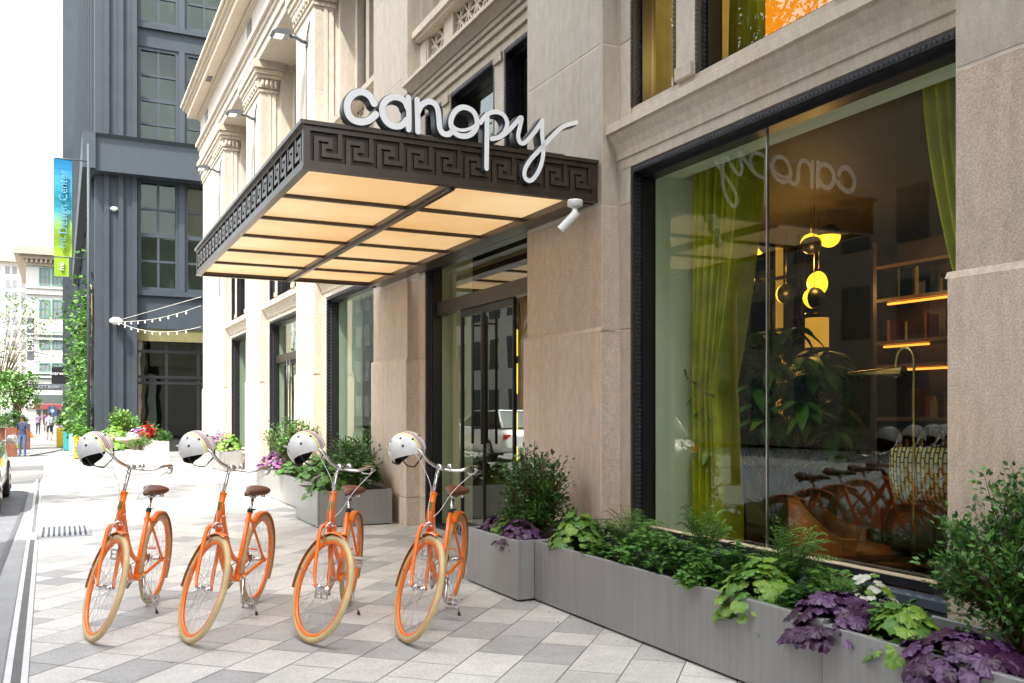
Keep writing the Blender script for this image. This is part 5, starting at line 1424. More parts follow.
# ivy
rnd=random.Random(12); m=MB(); 
ivx=X0-.1
for q in range(5200):
    y=DY+.6+rnd.random()**1.3*30; hmax=6.6-1.6*((y-DY)/30)+1.5*sin(y*1.7)+1.2*sin(y*.6)
    z=rnd.random()*max(1,hmax)
    if sin(y*2.1+z*.9)+sin(z*1.7-y*.8)>.75: continue
    p=Vector((ivx-rnd.random()**2*(.55+.5*sin(y*1.3+z*.8)**2),y,z)); a=Vector((-rnd.random()-.2,rnd.uniform(-1,1)-.4,rnd.uniform(-.8,.8)))
    leaf_s(m,p,a,rnd.uniform(.16,.30),rnd.uniform(.12,.22),rnd.randrange(3),roll=rnd.uniform(-1,1))
t=thing('climbing_ivy','leafy green climber covering the street side of the slate building','climbing plant',(ivx,DY+10,-.2))
o=m.build('foliage',[LM['ivy'],LM['mid'],LM['light']],t,fix=False); o.matrix_parent_inverse=t.matrix_basis.inverted()
m=MB()
for q in range(9):
    y=DY+1+q*3.2; m.tube(smooth([Vector((X0-.05,y,-.2)),Vector((X0-.12,y+.5,2.5)),Vector((X0-.1,y-.4,5.2)),Vector((X0-.1,y+.3,7.0))],4),.03,5)
W(m,'stems',LM['stem'],t)
# spotlight ball and white dot on the corner pier, string lights
sp0=onY(116,321,DY-.35); t=thing('wall_globe_lamp','white round fixture on the slate corner pier where the string lights start','lamp',tuple(sp0))
m=MB(); m.lathe([(.26*sin(pi*k/12),.16*cos(pi*k/12)) for k in range(13)],18); m.build('globe',M['white'],t); m=MB(); m.tube([(0,0,0),(0,.35,0)],.05,8); m.build('bracket',M['slate_l'],t)
sp1=onY(114,209,DY-.02); m=MB(); m.lathe([(.16*sin(pi*k/10),.10*cos(pi*k/10)) for k in range(11)],14); o=m.build('wall_light',M['white']); o.location=sp1; tag(o,'small white round light high on the slate corner pier','lamp')
def cat_pts(a,b,sag,n=22):
    return [a.lerp(b,i/n)+Vector((0,0,-sag*4*(i/n)*(1-i/n))) for i in range(n+1)]
M['bulb']=glow('string_bulb',(1,.95,.85),.1,(.6,.6,.55)); M['wire']=mat('pale_wire',(.55,.52,.48),.5)
for i,(ends,lab,bul) in enumerate((((onX(207,301,4.0),.18),'lower string of bulbs slung from the slate pier to the stone corner',True),((onX(207,323,4.0),.30),'sagging string of bulbs hanging lowest between the slate pier and stone corner',True),((onX(207,300,4.0),-.0),'bare upper cable above the strings of bulbs',False))):
    e,sg_=ends; e=Vector((e.x,30.9,e.z)) if i!=2 else Vector((e.x,30.9,e.z+.25))
    t=thing('string_lights',lab,'string lights',tuple(sp0),0,'string lights across the alley')
    P=cat_pts(sp0,e,sg_); m=MB(); m.tube(P,.010,5); W(m,'cable',M['wire'],t)
    if bul:
        m=MB()
        for k in range(1,21,2):
            p=P[k]; m.lathe([(.001,.0),(.02,-.04),(.035,-.09),(.001,-.13)],8,M=Matrix.Translation(p))
        W(m,'bulbs',M['bulb'],t,kind='stuff')
# ---------- pale buildings closing the view ----------
M['wbrick']=mat('white_brick',(.55,.54,.51),.8,var=.05,scale=.4); M['cornice_t']=mat('tan_cornice',(.40,.34,.26),.8,var=.2)
M['gframe']=mat('green_window_frame',(.10,.22,.18),.5); M['wpane']=mat('far_window_pane',(.10,.13,.12),.2); M['wpane2']=mat('grey_far_window',(.22,.22,.24),.3)
def wy(u,v,Y): return onY(u,v,Y)
WY=135
t=thing('white_building','white building with paired green windows and a tan cornice at the end of the street','building',(wy(50,400,WY).x,WY,-.3))
xa,xb=wy(26,300,WY).x,wy(82,300,WY).x; zt=wy(50,262,WY).z
m=MB(); m.box(xa,WY,-.3,xb,WY+30,zt); 
for v in (287,293,333,338,372,376,406): 
    z=wy(50,v,WY).z; m.box(xa-.1,WY-.25,z-.25,xb+.1,WY,z)
W(m,'wall',M['wbrick'],t)
m=MB(); za=wy(50,249,WY).z
for k,(e,z0,z1) in enumerate(((.3,zt-.6,zt+.2),(.8,zt+.21,zt+.7),(1.4,zt+.71,za))): m.box(xa-e,WY-e,z0,xb+1,WY+30,z1)
for q in range(16): m.box(xa+q*.55,WY-.75,zt-.25,xa+q*.55+.25,WY-.31,zt+.2)
W(m,'cornice',M['cornice_t'],t)
for (v0,v1) in ((268,286),(300,318),(332,349),(363,379)):
    for (u0,u1) in ((39,50),(51.5,62)):
        p0=wy(u0,v1,WY); p1=wy(u1,v0,WY); m=MB()
        m.box(p0.x,WY-.08,p0.z,p0.x+.2,WY+.05,p1.z).box(p1.x-.2,WY-.08,p0.z,p1.x,WY+.05,p1.z).box(p0.x+.2,WY-.08,p0.z,p1.x-.2,WY+.05,p0.z+.15).box(p0.x+.2,WY-.08,p1.z-.15,p1.x-.2,WY+.05,p1.z)
        m.box(p0.x+.2,WY-.06,(p0.z+p1.z)/2-.06,p1.x-.2,WY+.04,(p0.z+p1.z)/2+.06); m.box((p0.x+p1.x)/2-.07,WY-.05,p0.z+.15,(p0.x+p1.x)/2+.07,WY+.03,p1.z-.15)
        f=W(m,'window',M['gframe'],t); m=MB(); m.box(p0.x+.2,WY-.02,p0.z+.15,p1.x-.2,WY-.01,p1.z-.15); W(m,'pane',M['wpane2'],f)
m=MB(); p0=wy(35,438,WY); p1=wy(62,410,WY)
for k in range(4):
    w=(p1.x-p0.x)/4; m.box(p0.x+k*w+.15,WY-.05,-.3,p0.x+(k+1)*w-.15,WY+.02,p1.z)
m.box(p0.x,WY-.05,p1.z+.9,p1.x,WY+.01,p1.z+2.0)
W(m,'shop_window',M['wpane'],t)
m=MB(); m.box(p0.x,WY-.9,p1.z+.15,p1.x,WY-.1,p1.z+.75); W(m,'awning',mat('maroon_awning',(.25,.05,.05),.7),t)
t=thing('pale_tower','tall pale apartment block with small paired windows at the far left','building',(wy(10,400,170).x,170,-.3)); TY=170
xa,xb=wy(-120,300,TY).x,wy(27,300,TY).x; zt=wy(10,262,TY).z
m=MB(); m.box(xa,TY,-.3,xb,TY+20,zt); W(m,'wall',M['wbrick'],t)
m=MB(); m.box(xa,TY-.8,zt,xb+.8,TY+20,zt+.8); m.box(wy(6,259,TY).x,TY+2,zt+.8,wy(8,259,TY).x,TY+3,zt+2.2); W(m,'cornice',M['cornice_t'],t)
for v in (270,283.5,295.5,308,320.5,333,345.5,358,371):
    for u in (-30,-22,-12,-5,5,12,21):
        p=wy(u,v,TY); m=MB(); m.box(p.x,TY-.05,p.z-.65,p.x+.7,TY+.02,p.z+.65); W(m,'window',M['wpane2'],t)
# signs
def text_obj(s,size,mt,name='lettering',depth=.02,align='CENTER'):
    c=bpy.data.curves.new(name,'FONT'); c.body=s; c.size=size; c.extrude=depth; c.align_x=align; c.align_y='CENTER'; c.resolution_u=2
    o=bpy.data.objects.new(name,c); COL.objects.link(o); dg=bpy.context.evaluated_depsgraph_get(); me=bpy.data.meshes.new_from_object(o.evaluated_get(dg)); me.name=name
    bpy.data.objects.remove(o); n=bpy.data.objects.new(name,me); COL.objects.link(n); me.materials.clear(); me.materials.append(mt); return n
SYY=128; p0=wy(27,360,SYY); p1=wy(34,318,SYY)
t=thing('vertical_sign','tall dark vertical sign with white letters and a diamond emblem on the white building','sign',((p0.x+p1.x)/2,SYY,p0.z))
m=MB(); hw=(p1.x-p0.x)/2; H=p1.z-p0.z; m.box(-hw,0,0,hw,.3,H); m.build('board',mat('sign_grey',(.09,.095,.12),.5),t)
m=MB(); m.tube([(hw,.15,H*.8),(hw+.3,.15,H*.8),(hw+1.5,6,H*.8)],.05,6); m.tube([(hw,.15,H*.2),(hw+1.5,6,H*.2)],.05,6); m.build('bracket',M['black'],t)
o=text_obj('DLIH',1.05,M['white_led']); o.parent=t; o.matrix_basis=Matrix.Translation((0,-.03,H*.42))@Euler((R(90),R(-90),0)).to_matrix().to_4x4()
m=MB(); m.prism([(-.42,H-1.0),(0,H-1.42),(.42,H-1.0),(0,H-.58)],'y',-.05,-.001); m.build('emblem',M['white_led'],t)
m=MB(); m.prism([(-.18,H-1.0),(0,H-1.18),(.18,H-1.0),(0,H-.82)],'y',-.07,-.051); m.build('emblem_centre',mat('sign_grey2',(.09,.095,.12),.5),t)
SY2=70; p0=wy(51.5,384,SY2); p1=wy(69,367,SY2); t=thing('shop_name_board','black projecting sign board with small white lettering beside the ivy','sign',((p0.x+p1.x)/2,SY2,p0.z))
m=MB(); w_=(p1.x-p0.x); H=p1.z-p0.z; m.box(-w_/2,0,0,w_/2,.2,H); m.build('board',M['black'],t); o=text_obj('warwmok',.36,M['white_led']); o.parent=t; o.matrix_basis=Matrix.Translation((.1,-.03,H*.62))@Euler((R(90),0,0)).to_matrix().to_4x4()
m=MB(); m.tube([(w_/2,.1,H*.9),(w_/2+.8,.1,H*.9)],.04,6); m.build('bracket',M['slate_l'],t)
SY3=62; p0=wy(13,390,SY3); p1=wy(67,384,SY3); t=thing('overhead_sign_beam','long dark overhead beam with raised pale lettering spanning the walkway','sign',((p0.x+p1.x)/2,SY3,p0.z))
m=MB(); w_=p1.x-p0.x; H=p1.z-p0.z; m.box(-w_/2,0,0,w_/2+.8,.25,H); m.build('beam',mat('blue_grey_beam',(.10,.11,.13),.5),t); o=text_obj('MARKET ROW',.26,mat('dull_letter',(.4,.42,.46),.5)); o.parent=t; o.matrix_basis=Matrix.Translation((.2,-.02,H*.5))@Euler((R(90),0,0)).to_matrix().to_4x4()
m=MB(); m.box(-w_/2,0.02,-(p0.z+.3),-w_/2+.2,.23,0); m.build('post',M['slate_l'],t)
BY=34.0; p0=wy(53.5,276,BY); p1=wy(72,160,BY)
t=thing('street_banner','long vertical banner fading from blue to lime green with white lettering','banner',((p0.x+p1.x)/2,BY,p0.z))
tq=NT('blue_green_banner'); tc=tq.n('ShaderNodeTexCoord'); sx=tq.n('ShaderNodeSeparateXYZ'); tq.l(tc.outputs['Generated'],sx.inputs[0]); cr=tq.n('ShaderNodeValToRGB')
cr.color_ramp.elements[0].position=.05; cr.color_ramp.elements[0].color=(.18,.30,.005,1); cr.color_ramp.elements[1].position=.95; cr.color_ramp.elements[1].color=(.0,.16,.36,1)
e=cr.color_ramp.elements.new(.28); e.color=(.17,.31,.02,1); e=cr.color_ramp.elements.new(.48); e.color=(.01,.22,.28,1)
tq.l(sx.outputs['Z'],cr.inputs['Fac']); tq.l(cr.outputs['Color'],tq.b.inputs['Base Color']); tq.b.inputs['Roughness'].default_value=.7
H=p1.z-p0.z; hw=(p1.x-p0.x)/2; m=MB()
m.box(-hw+.02,-.01,0,hw-.09,.01,H*.17-.03); m.build('lower_cloth',mat('lime_banner',(.18,.30,.005),.7),t)
m=MB(); rows=18
for i in range(rows):
    z0=H*.17+(H*.83)*i/rows; z1=H*.17+(H*.83)*(i+1)/rows; ya=.03*sin(i*.9); yb=.03*sin((i+1)*.9)
    m.face([(-hw,ya,z0),(hw,ya+.015,z0),(hw,yb+.015,z1),(-hw,yb,z1)],0,True)
m.build('cloth',tq.m,t,fix=False)
m=MB(); m.tube([(-hw,0,H*.165),(hw+.55,0,H*.165)],.02,8); m.tube([(-hw,0,H+.01),(hw+.55,0,H+.01)],.02,8); m.tube([(hw+.5,0,-p0.z-.2),(hw+.5,0,H+.6)],.05,10); m.build('pole',M['slate_l'],t)
for s,sz,xx,zz in (('Design Center',.36,.02,H*.63),('PHL',.24,.0,H*.29)):
    o=text_obj(s,sz,mat('banner_white',(.10,.26,.36),.6)); o.parent=t; o.matrix_basis=Matrix.Translation((xx,-.065,zz))@Euler((R(90),R(-90),0)).to_matrix().to_4x4()
o=text_obj('PHL',.16,M['white']); o.parent=t; o.matrix_basis=Matrix.Translation((-.02,-.045,H*.085))@Euler((R(90),R(-90),0)).to_matrix().to_4x4()
SQ=80; p0=wy(48,416,SQ); t=thing('hanging_banner','small navy square banner with a pale emblem hanging over the distant pedestrians','banner',tuple(p0))
m=MB(); m.box(0,0,0,.62,.05,.75); m.build('cloth',mat('navy',(.03,.05,.14),.7),t); m=MB(); m.tube([(.31,.02,-3.2),(.31,.02,.9)],.03,6); m.build('pole',M['black'],t); m=MB(); m.lathe([(.001,0),(.14,0)],12,M=Matrix.Translation((.31,-.02,.4))@Euler((R(90),0,0)).to_matrix().to_4x4()); m.build('emblem',mat('pale_blue',(.3,.4,.6),.6),t)
# ---------- far planters ----------
M['wplant']=mat('white_concrete_planter',(.62,.62,.60),.7,var=.04); M['yel']=mat('yellow_planter',(.62,.43,.02),.5,var=.06); M['teal']=mat('teal_planter',(.03,.30,.32),.5); M['aqua']=mat('pale_aqua_planter',(.30,.60,.58),.5); M['wood']=mat('red_brown_wood',(.17,.06,.03),.6,var=.25,scale=8); M['beige']=mat('beige_planter',(.42,.35,.27),.7)
g2='planters on the sunlit plaza'
planter('low wide white rectangular planter with yellow green foliage',.86,2.34,27.3,28.1,.47,'wplant',g2,rim=.05,z=G(27.5))
heuchera('yellow green plants along the low white planter',1.35,27.6,.38,.32,.22,['lime','light'],41,60,.07); bushy('spiky reddish green plants at the right of the low white planter',1.95,27.6,.36,.32,.45,['lime','bronze','light'],42,26,.16,.03)
planter('white cube planter with red leaves in front of the dark shopfront',2.35,3.05,31.0,31.8,.66,'wplant',g2,rim=.05,z=G(31))
bushy('bright red leaved plant in the white cube planter',2.42,31.2,.40,.16,.62,['red','red'],43,12,.17,.10); bushy('fine green plant at the right of the white cube planter',2.85,31.3,.45,.28,.40,['mid','dark'],44,26,.14,.04)
t=thing('round_planter','large beige round planter with purple flowers behind the low white planter','planter',(2.02,33.6,G(33.6)),0,g2)
m=MB(); m.lathe([(.001,.0),(.52,0),(.70,.62),(.80,.64),(.82,.80),(.74,.80),(.70,.7),(.001,.7)],32); m.build('bowl',M['beige'],t)
heuchera('purple and white flowers in the round beige planter',2.35,33.4,.55,.45,.28,['pink','purple2','white'],45,80,.07); heuchera('yellow green foliage in the round beige planter',1.55,33.4,.55,.45,.30,['lime','light'],46,70,.08); shrub('light green bush rising from the round beige planter',1.85,33.9,.55,.45,.45,.95,['light','lime','mid'],47,50,.11,.06,per=24)
shrub('dark green bush behind the red leaves against the slate building',2.5,36,G(36),.9,.6,1.3,['dark','mid'],48,60,.12,.06,per=24)
planter('nearest yellow box planter beside the ivy wall',.50,1.05,33.2,33.9,.80,'yel',g2,z=G(33.2)); planter('second yellow box planter just behind the nearest one',.38,.95,36.4,37.1,.82,'yel',g2,z=G(36.4))
planter('pale aqua box planter beyond the yellow ones',.25,.95,41,41.7,.85,'aqua',g2,z=-.3); planter('teal box planter partly hidden by the pale aqua one',.05,.7,46.5,47.2,.85,'teal',g2,z=-.3); planter('farthest ochre box planter before the distant pedestrians',-.25,.3,51,51.7,.95,'yel',g2,z=-.3)
for i,(x,y) in enumerate(((.78,33.5),(.66,36.7),(.6,41.3),(.37,46.8),(.02,51.3))):
    bushy(['low green plant in the nearest yellow planter','low green plant in the second yellow planter','green plant in the pale aqua planter','green plant in the teal planter','leafy plant in the farthest ochre planter'][i],x,y,.42,.28,.45 if i<4 else .9,['mid','light'],50+i,22,.16,.07)
# brown timber planters at the left with greenery
g3='brown timber planters at the left'
def bp_(label,u0,u1,vb,Y,h):
    a=wy(u0,vb,Y); b=wy(u1,vb,Y); planter(label,a.x,b.x,Y,Y+(b.x-a.x)*.9,h,'wood',g3,z=-.3,rim=.06); return (a.x+b.x)/2
x1=bp_('nearest brown timber planter behind the parked car',5.5,17,449,41,1.15); x2=bp_('brown timber planter behind the standing worker',17.5,30,440,49,1.2); x0_=bp_('brown timber planter cut by the left edge of the picture',-8,4.5,447,43.5,1.1)
bushy('green shrub in the nearest brown timber planter',x1,41.5,.75,.5,.75,['mid','dark'],61,46,.16,.07); bushy('light green shrub in the timber planter at the picture edge',x0_,44,.7,.6,.5,['light','lime'],62,40,.16,.07)
def tree(label,x,y,h,r,rz_,zc,seed,mats,nb=60,per=34,L=.16,Wd=.09,name='street_tree',tr=.05,lean=0,group='street trees'):
    rnd=random.Random(seed); z=G(y); t=thing(name,label,'tree',(x,y,z),0,group); tk=MB(); P=smooth([Vector((0,0,0)),Vector((.06*h*.1,0,h*.3)),Vector((lean*.5,.05,zc))],5); tk.tube(P,[tr*(1-.4*i/(len(P)-1)) for i in range(len(P))],8)
    m=MB()
    for i in range(nb):
        th=rnd.random()*6.283; el=math.asin(rnd.uniform(-.8,1)); k=rnd.uniform(.35,1.0)**.6*(1+.22*sin(3*th+seed)+.15*sin(4*el+2*seed))
        tip=Vector((lean+r*cos(th)*cos(el)*k,r*sin(th)*cos(el)*k,zc+(h-zc)*.5+rz_*sin(el)*k)); s0=P[rnd.randint(len(P)//2,len(P)-1)]
        Q=smooth([s0,s0.lerp(tip,.5)+Vector((0,0,.12*r)),tip],3); tk.tube(Q,[tr*.4*(1-.8*q/(len(Q)-1)) for q in range(len(Q))],4,caps=False)
        for q in range(per):
            c=tip+Vector((rnd.gauss(0,.16*r),rnd.gauss(0,.16*r),rnd.gauss(0,.12*r))); leaf_s(m,c,Vector((rnd.gauss(0,1),rnd.gauss(0,1),rnd.gauss(0,.7))),L*rnd.uniform(.7,1.3),Wd*rnd.uniform(.8,1.2),rnd.randrange(len(mats)),roll=rnd.uniform(-1.5,1.5))
    tk.build('trunk',LM['stem'],t,fix=False); m.build('crown',[LM[q] for q in mats],t,fix=False); return t
c=wy(17,400,49.6); tree('small dense green tree in the brown planter behind the worker',c.x,49.6,3.9,.95,.9,1.7,71,['mid','light'],46,36,.18,.1,lean=0)
c=wy(4,350,52); tree('tall airy tree with sparse leaves at the left edge against the white building',c.x-.3,53,8.2,2.3,2.6,2.6,72,['light','mid','lime'],46,20,.16,.09,tr=.07)
tree('leafy street tree across the road reflected in the shop glass',-3.5,14.8,12.4,1.9,2.3,7.4,73,['mid','light'],110,46,.17,.1,tr=.1)
tree('second leafy street tree across the road farther along',-3.8,19.8,13.0,1.9,2.4,7.8,74,['mid','light'],110,46,.17,.1,tr=.1)
tree('third leafy street tree across the road beyond the parked cars',-4.2,25.8,12.0,2.0,2.1,5,75,['light','mid'],64,34,.17,.1,tr=.1)
# hose on the ground
P=[wy(28,449.5,41)]; pts=[(-1.15,41.5,-.285),(-.9,42.6,-.285),(-.3,45.5,-.285),(.1,49,-.285),(.15,55,-.285)]
m=MB(); m.tube(smooth([Vector(p) for p in pts],5),.022,6); o=m.build('hose',mat('dark_green_hose',(.05,.09,.08),.5)); tag(o,'dark hose lying across the plaza behind the worker','hose')
# orange barrier
t=thing('road_barrier','small orange barrier on the ground far beyond the worker','barrier',(-2.2,70,-.3)); m=MB(); m.prism([(-.5,0),(.5,0),(.35,.3),(-.35,.3)],'y',-.15,.15); m.build('base',M['orange'],t); m=MB(); m.box(-.36,-.05,.302,.36,.05,.4); m.build('rail',M['orange'],t)
# ---------- people ----------
def person(label,x,y,z,hgt,rz,legs,top,skin,hair,pose,bag=None,seed=1,shorts=False):
    """one continuous skinned body; clothes are colour zones of that surface plus hair as a child"""
    k=hgt/1.75
    J={'pel':(0,0,.95),'sp':(0,.0,1.15),'ch':(0,-.01,1.34),'nk':(0,0,1.49),'hd':(0,.015,1.60),'tp':(0,.01,1.69),
       'hl':(.09,0,.90),'kl':(.10,.03+pose.get('kl',0),.50),'al':(.10,-.02+pose.get('al',0),.09),'tl':(.11,.12+pose.get('al',0),.04),
       'hr':(-.09,0,.90),'kr':(-.10,.03+pose.get('kr',0),.50),'ar':(-.10,-.02+pose.get('ar',0),.09),'tr':(-.11,.12+pose.get('ar',0),.04),
       'sl':(.17,0,1.40),'el':pose.get('el',(.23,.0,1.13)),'wl':pose.get('wl',(.24,.06,.88)),'fl':pose.get('fl',(.24,.09,.79)),
       'sr':(-.17,0,1.40),'er':pose.get('er',(-.23,.0,1.13)),'wr':pose.get('wr',(-.24,.06,.88)),'fr':pose.get('fr',(-.24,.09,.79))}
    Rr={'pel':.135,'sp':.125,'ch':.145,'nk':.055,'hd':.085,'tp':.075,'hl':.09,'kl':.06,'al':.042,'tl':.035,'hr':.09,'kr':.06,'ar':.042,'tr':.035,'sl':.06,'el':.042,'wl':.03,'fl':.026,'sr':.06,'er':.042,'wr':.03,'fr':.026}
    names=list(J); E=[('pel','sp'),('sp','ch'),('ch','nk'),('nk','hd'),('hd','tp'),('pel','hl'),('hl','kl'),('kl','al'),('al','tl'),('pel','hr'),('hr','kr'),('kr','ar'),('ar','tr'),('ch','sl'),('sl','el'),('el','wl'),('wl','fl'),('ch','sr'),('sr','er'),('er','wr'),('wr','fr')]
    me=bpy.data.meshes.new('body'); me.from_pydata([tuple(c*k for c in J[n]) for n in names],[(names.index(a),names.index(b)) for a,b in E],[])
    ob=bpy.data.objects.new('tmp_body',me); COL.objects.link(ob); sk=ob.modifiers.new('s','SKIN'); sk.use_smooth_shade=True; sb=ob.modifiers.new('u','SUBSURF'); sb.levels=2; sb.render_levels=2
    for i,n in enumerate(names): 
        d=me.skin_vertices[0].data[i]; d.radius=(Rr[n]*k,Rr[n]*k*(.72 if n in('pel','sp','ch') else 1)); d.use_root=(n=='pel')
    dg=bpy.context.evaluated_depsgraph_get(); nm=bpy.data.meshes.new_from_object(ob.evaluated_get(dg)); bpy.data.objects.remove(ob)
    t=thing('person',label,'person',(x,y,z),rz); nm.name='body'; o=bpy.data.objects.new('body',nm); COL.objects.link(o); o.parent=t
    nm.materials.clear()
    for q in (top,legs,skin,M['rubber']): nm.materials.append(q)
    for p in nm.polygons:
        c=p.center/k; arm=abs(c.x)>.19 and c.z>.7
        p.material_index = 3 if c.z<.09 else (2 if (c.z>1.47 or (arm and c.z<1.12+pose.get('slv',0))) else (0 if (c.z>.93 or arm) else (2 if shorts and c.z<.52 else 1)))
        p.use_smooth=True
    h=MB(); h.lathe([(.098*k*sin(pi*i/12),.11*k*cos(pi*i/12)) for i in range(0,8)],14,M=Matrix.Translation((0,-.005*k,1.655*k))); h.build('hair',hair,t)
    if bag: bag(t,k)
    return t
def cm(n,c): return mat(n,c,.8,var=.1)
skin1=cm('brown_skin',(.18,.09,.05)); skin2=cm('light_skin',(.5,.3,.2)); hair1=cm('black_hair',(.015,.012,.01))
def vest(t,k):
    m=MB(); 
    rows=[]
    for i in range(7):
        z=(.72-.34*i/6)*k; w=(.07+.03*sin(i*.5))*k; rows.append([(.20*k-w*.3,-.06*k,z),(.20*k+w,-.05*k+.02*sin(i),z),(.20*k+w*1.1,.05*k,z),(.20*k-w*.2,.07*k,z)])
    for i in range(6):
        for j in range(4): l=(j+1)%4; m.face([rows[i][j],rows[i+1][j],rows[i+1][l],rows[i][l]],0,True)
    m.build('hi_vis_vest',mat('hi_vis_yellow',(.45,.85,.02),.6),t,fix=False)
wp=onY(22.5,449.5,41.0)
person('person standing in navy work clothes with a bright hi-vis vest hanging at the side',wp.x,41.0,-.3,1.62,R(160),cm('blue_jeans',(.05,.10,.22)),cm('navy_shirt',(.02,.035,.08)),skin1,hair1,{'el':(.25,.02,1.12),'wl':(.24,.10,.88),'er':(-.24,.06,1.15),'wr':(-.12,.24,1.16),'fr':(-.05,.28,1.2),'slv':.05},vest)
def pack(t,k):
    m=MB(); m.cbox(-.15*k,-.30*k,1.05*k,.15*k,-.12*k,1.42*k,.04); m.build('backpack',cm('grey_backpack',(.35,.4,.45)),t)
w2=onY(49.5,438,64); person('person walking away in white top and shorts with a pale backpack',w2.x,64,-.3,1.70,R(10),cm('dark_shorts',(.04,.04,.05)),cm('white_top',(.6,.6,.62)),skin2,hair1,{'al':-.12,'kl':.05,'ar':.14,'kr':.1},pack,shorts=True)
w3=onY(38,434,80); person('distant person in a mauve top standing left of the walking pedestrian',w3.x,80,-.3,1.68,R(200),cm('dark_trousers',(.05,.04,.05)),cm('mauve_top',(.35,.22,.35)),skin2,hair1,{},None)
w4=onY(46,434,88); person('farthest person in dark clothes beside the navy banner pole',w4.x,88,-.3,1.75,R(190),cm('black_trousers',(.03,.03,.03)),cm('plum_top',(.15,.05,.15)),skin1,hair1,{},None)
# ---------- cars ----------
M['carpaint']=mat('champagne_car_paint',(.56,.52,.46),.25,.3,var=.02,coat=1); M['carglass']=mat('car_glass',(.03,.04,.045),.05)
def car(label,x,y,rz,paint,group=None):
    t=thing('parked_car',label,'car',(x,y,0),rz,group); L=4.5; Wd=.90
    secs=[(-2.22,.42,.72,.70),(-2.1,.30,.92,.80),(-1.6,.24,1.0,.87),(-.9,.22,1.02,.90),(0,.22,1.02,.90),(.9,.22,1.02,.90),(1.5,.24,1.0,.88),(2.05,.28,.86,.80),(2.24,.40,.66,.66)]
    m=MB(); rings=[]
    for (yy,z0,z1,w) in secs: rings.append([(-w+.05,yy,z0),(-w,yy,z0+.14),(-w,yy,(z0+z1)/2+.05),(-w+.05,yy,z1-.04),(-w+.14,yy,z1),(w-.14,yy,z1),(w-.05,yy,z1-.04),(w,yy,(z0+z1)/2+.05),(w,yy,z0+.14),(w-.05,yy,z0)])
    b=0; n=10
    for r in rings: m.v+=r
    for i in range(len(rings)-1):
        for j in range(n): l=(j+1)%n; m.f.append((i*n+j,(i+1)*n+j,(i+1)*n+l,i*n+l)); m.m.append(0); m.s.append(True)
    m.f.append(tuple(range(n))); m.m.append(0); m.s.append(False); m.f.append(tuple((len(rings)-1)*n+j for j in range(n))[::-1]); m.m.append(0); m.s.append(False)
    m.build('body',paint,t)
    g=MB(); cab=[(-1.95,1.0,.72,.0),(-1.55,1.46,.62,0),(.35,1.50,.62,0),(1.25,1.0,.72,0)]
    P=[[(-w,yy,z),(w,yy,z)] for yy,z,w,_ in cab]
    for i in range(3): g.face([P[i][0],P[i][1],P[i+1][1],P[i+1][0]],0)
    g.face([P[0][0],P[1][0],P[2][0],P[3][0]]); g.face([P[0][1],P[3][1],P[2][1],P[1][1]])
    g.build('windows',M['carglass'],t,fix=False)
    r=MB(); r.cbox(-.61,-1.5,1.47,.61,.32,1.52,.015); 
    for s in (-1,1):
        r.tube([(s*.72,-1.93,1.0),(s*.62,-1.52,1.49)],.03,6); r.tube([(s*.62,.33,1.49),(s*.72,1.24,1.0)],.03,6); r.tube([(s*.69,-.5,1.0),(s*.625,-.5,1.49)],.03,6)
    r.build('roof',paint,t)
    for (wx,wyy) in ((-.80,-1.35),(.80,-1.35),(-.80,1.42),(.80,1.42)):
        w=MB(); w.lathe([(.001,-.115),(.19,-.115),(.22,-.10),(.30,-.115),(.325,-.09),(.325,.09),(.30,.115),(.22,.10),(.001,.10)],26,M=Matrix.Rotation(pi/2,4,'Y')); o=w.build('wheel',M['rubber'],t); o.location=(wx,wyy,.325)
        h=MB(); sg=1 if wx>0 else -1
        for q in range(5): 
            a=q*2*pi/5; h.tube([(sg*.118,0,0),(sg*.118,.19*cos(a),.19*sin(a))],.022,6)
        h.lathe([(.19,-.01),(.215,0),(.19,.01)],24,M=Matrix.Translation((sg*.112,0,0))@Matrix.Rotation(pi/2,4,'Y')); h.build('rim',M['alu'],o)
    for s in (-1,1):
        mm=MB(); mm.lathe([(.001,-.11),(.07,-.07),(.085,0),(.07,.06),(.001,.08)],12,M=Matrix.Translation((s*1.0,.62,1.02))@Matrix.Rotation(pi/2,4,'Y')); mm.tube([(s*.8,.65,.98),(s*.95,.63,1.0)],.025,6); mm.build('mirror',paint,t)
        hl=MB(); hl.box(s*.5,2.10,.62,s*.74,2.20,.74); hl.build('headlight',M['white'],t)
        tl=MB(); tl.box(s*.56,-2.21,.66,s*.78,-2.12,.80); tl.build('tail_light',mat('tail_red',(.4,.01,.01),.3),t)
    return t
car('pale champagne car parked at the kerb, cut off by the left edge of the picture',-1.74,16.95,0,M['carpaint'])
car('white car parked farther along the road, seen reflected in the entrance glass',-3.6,26.5,0,mat('white_car_paint',(.75,.75,.75),.25,coat=1,var=.02))
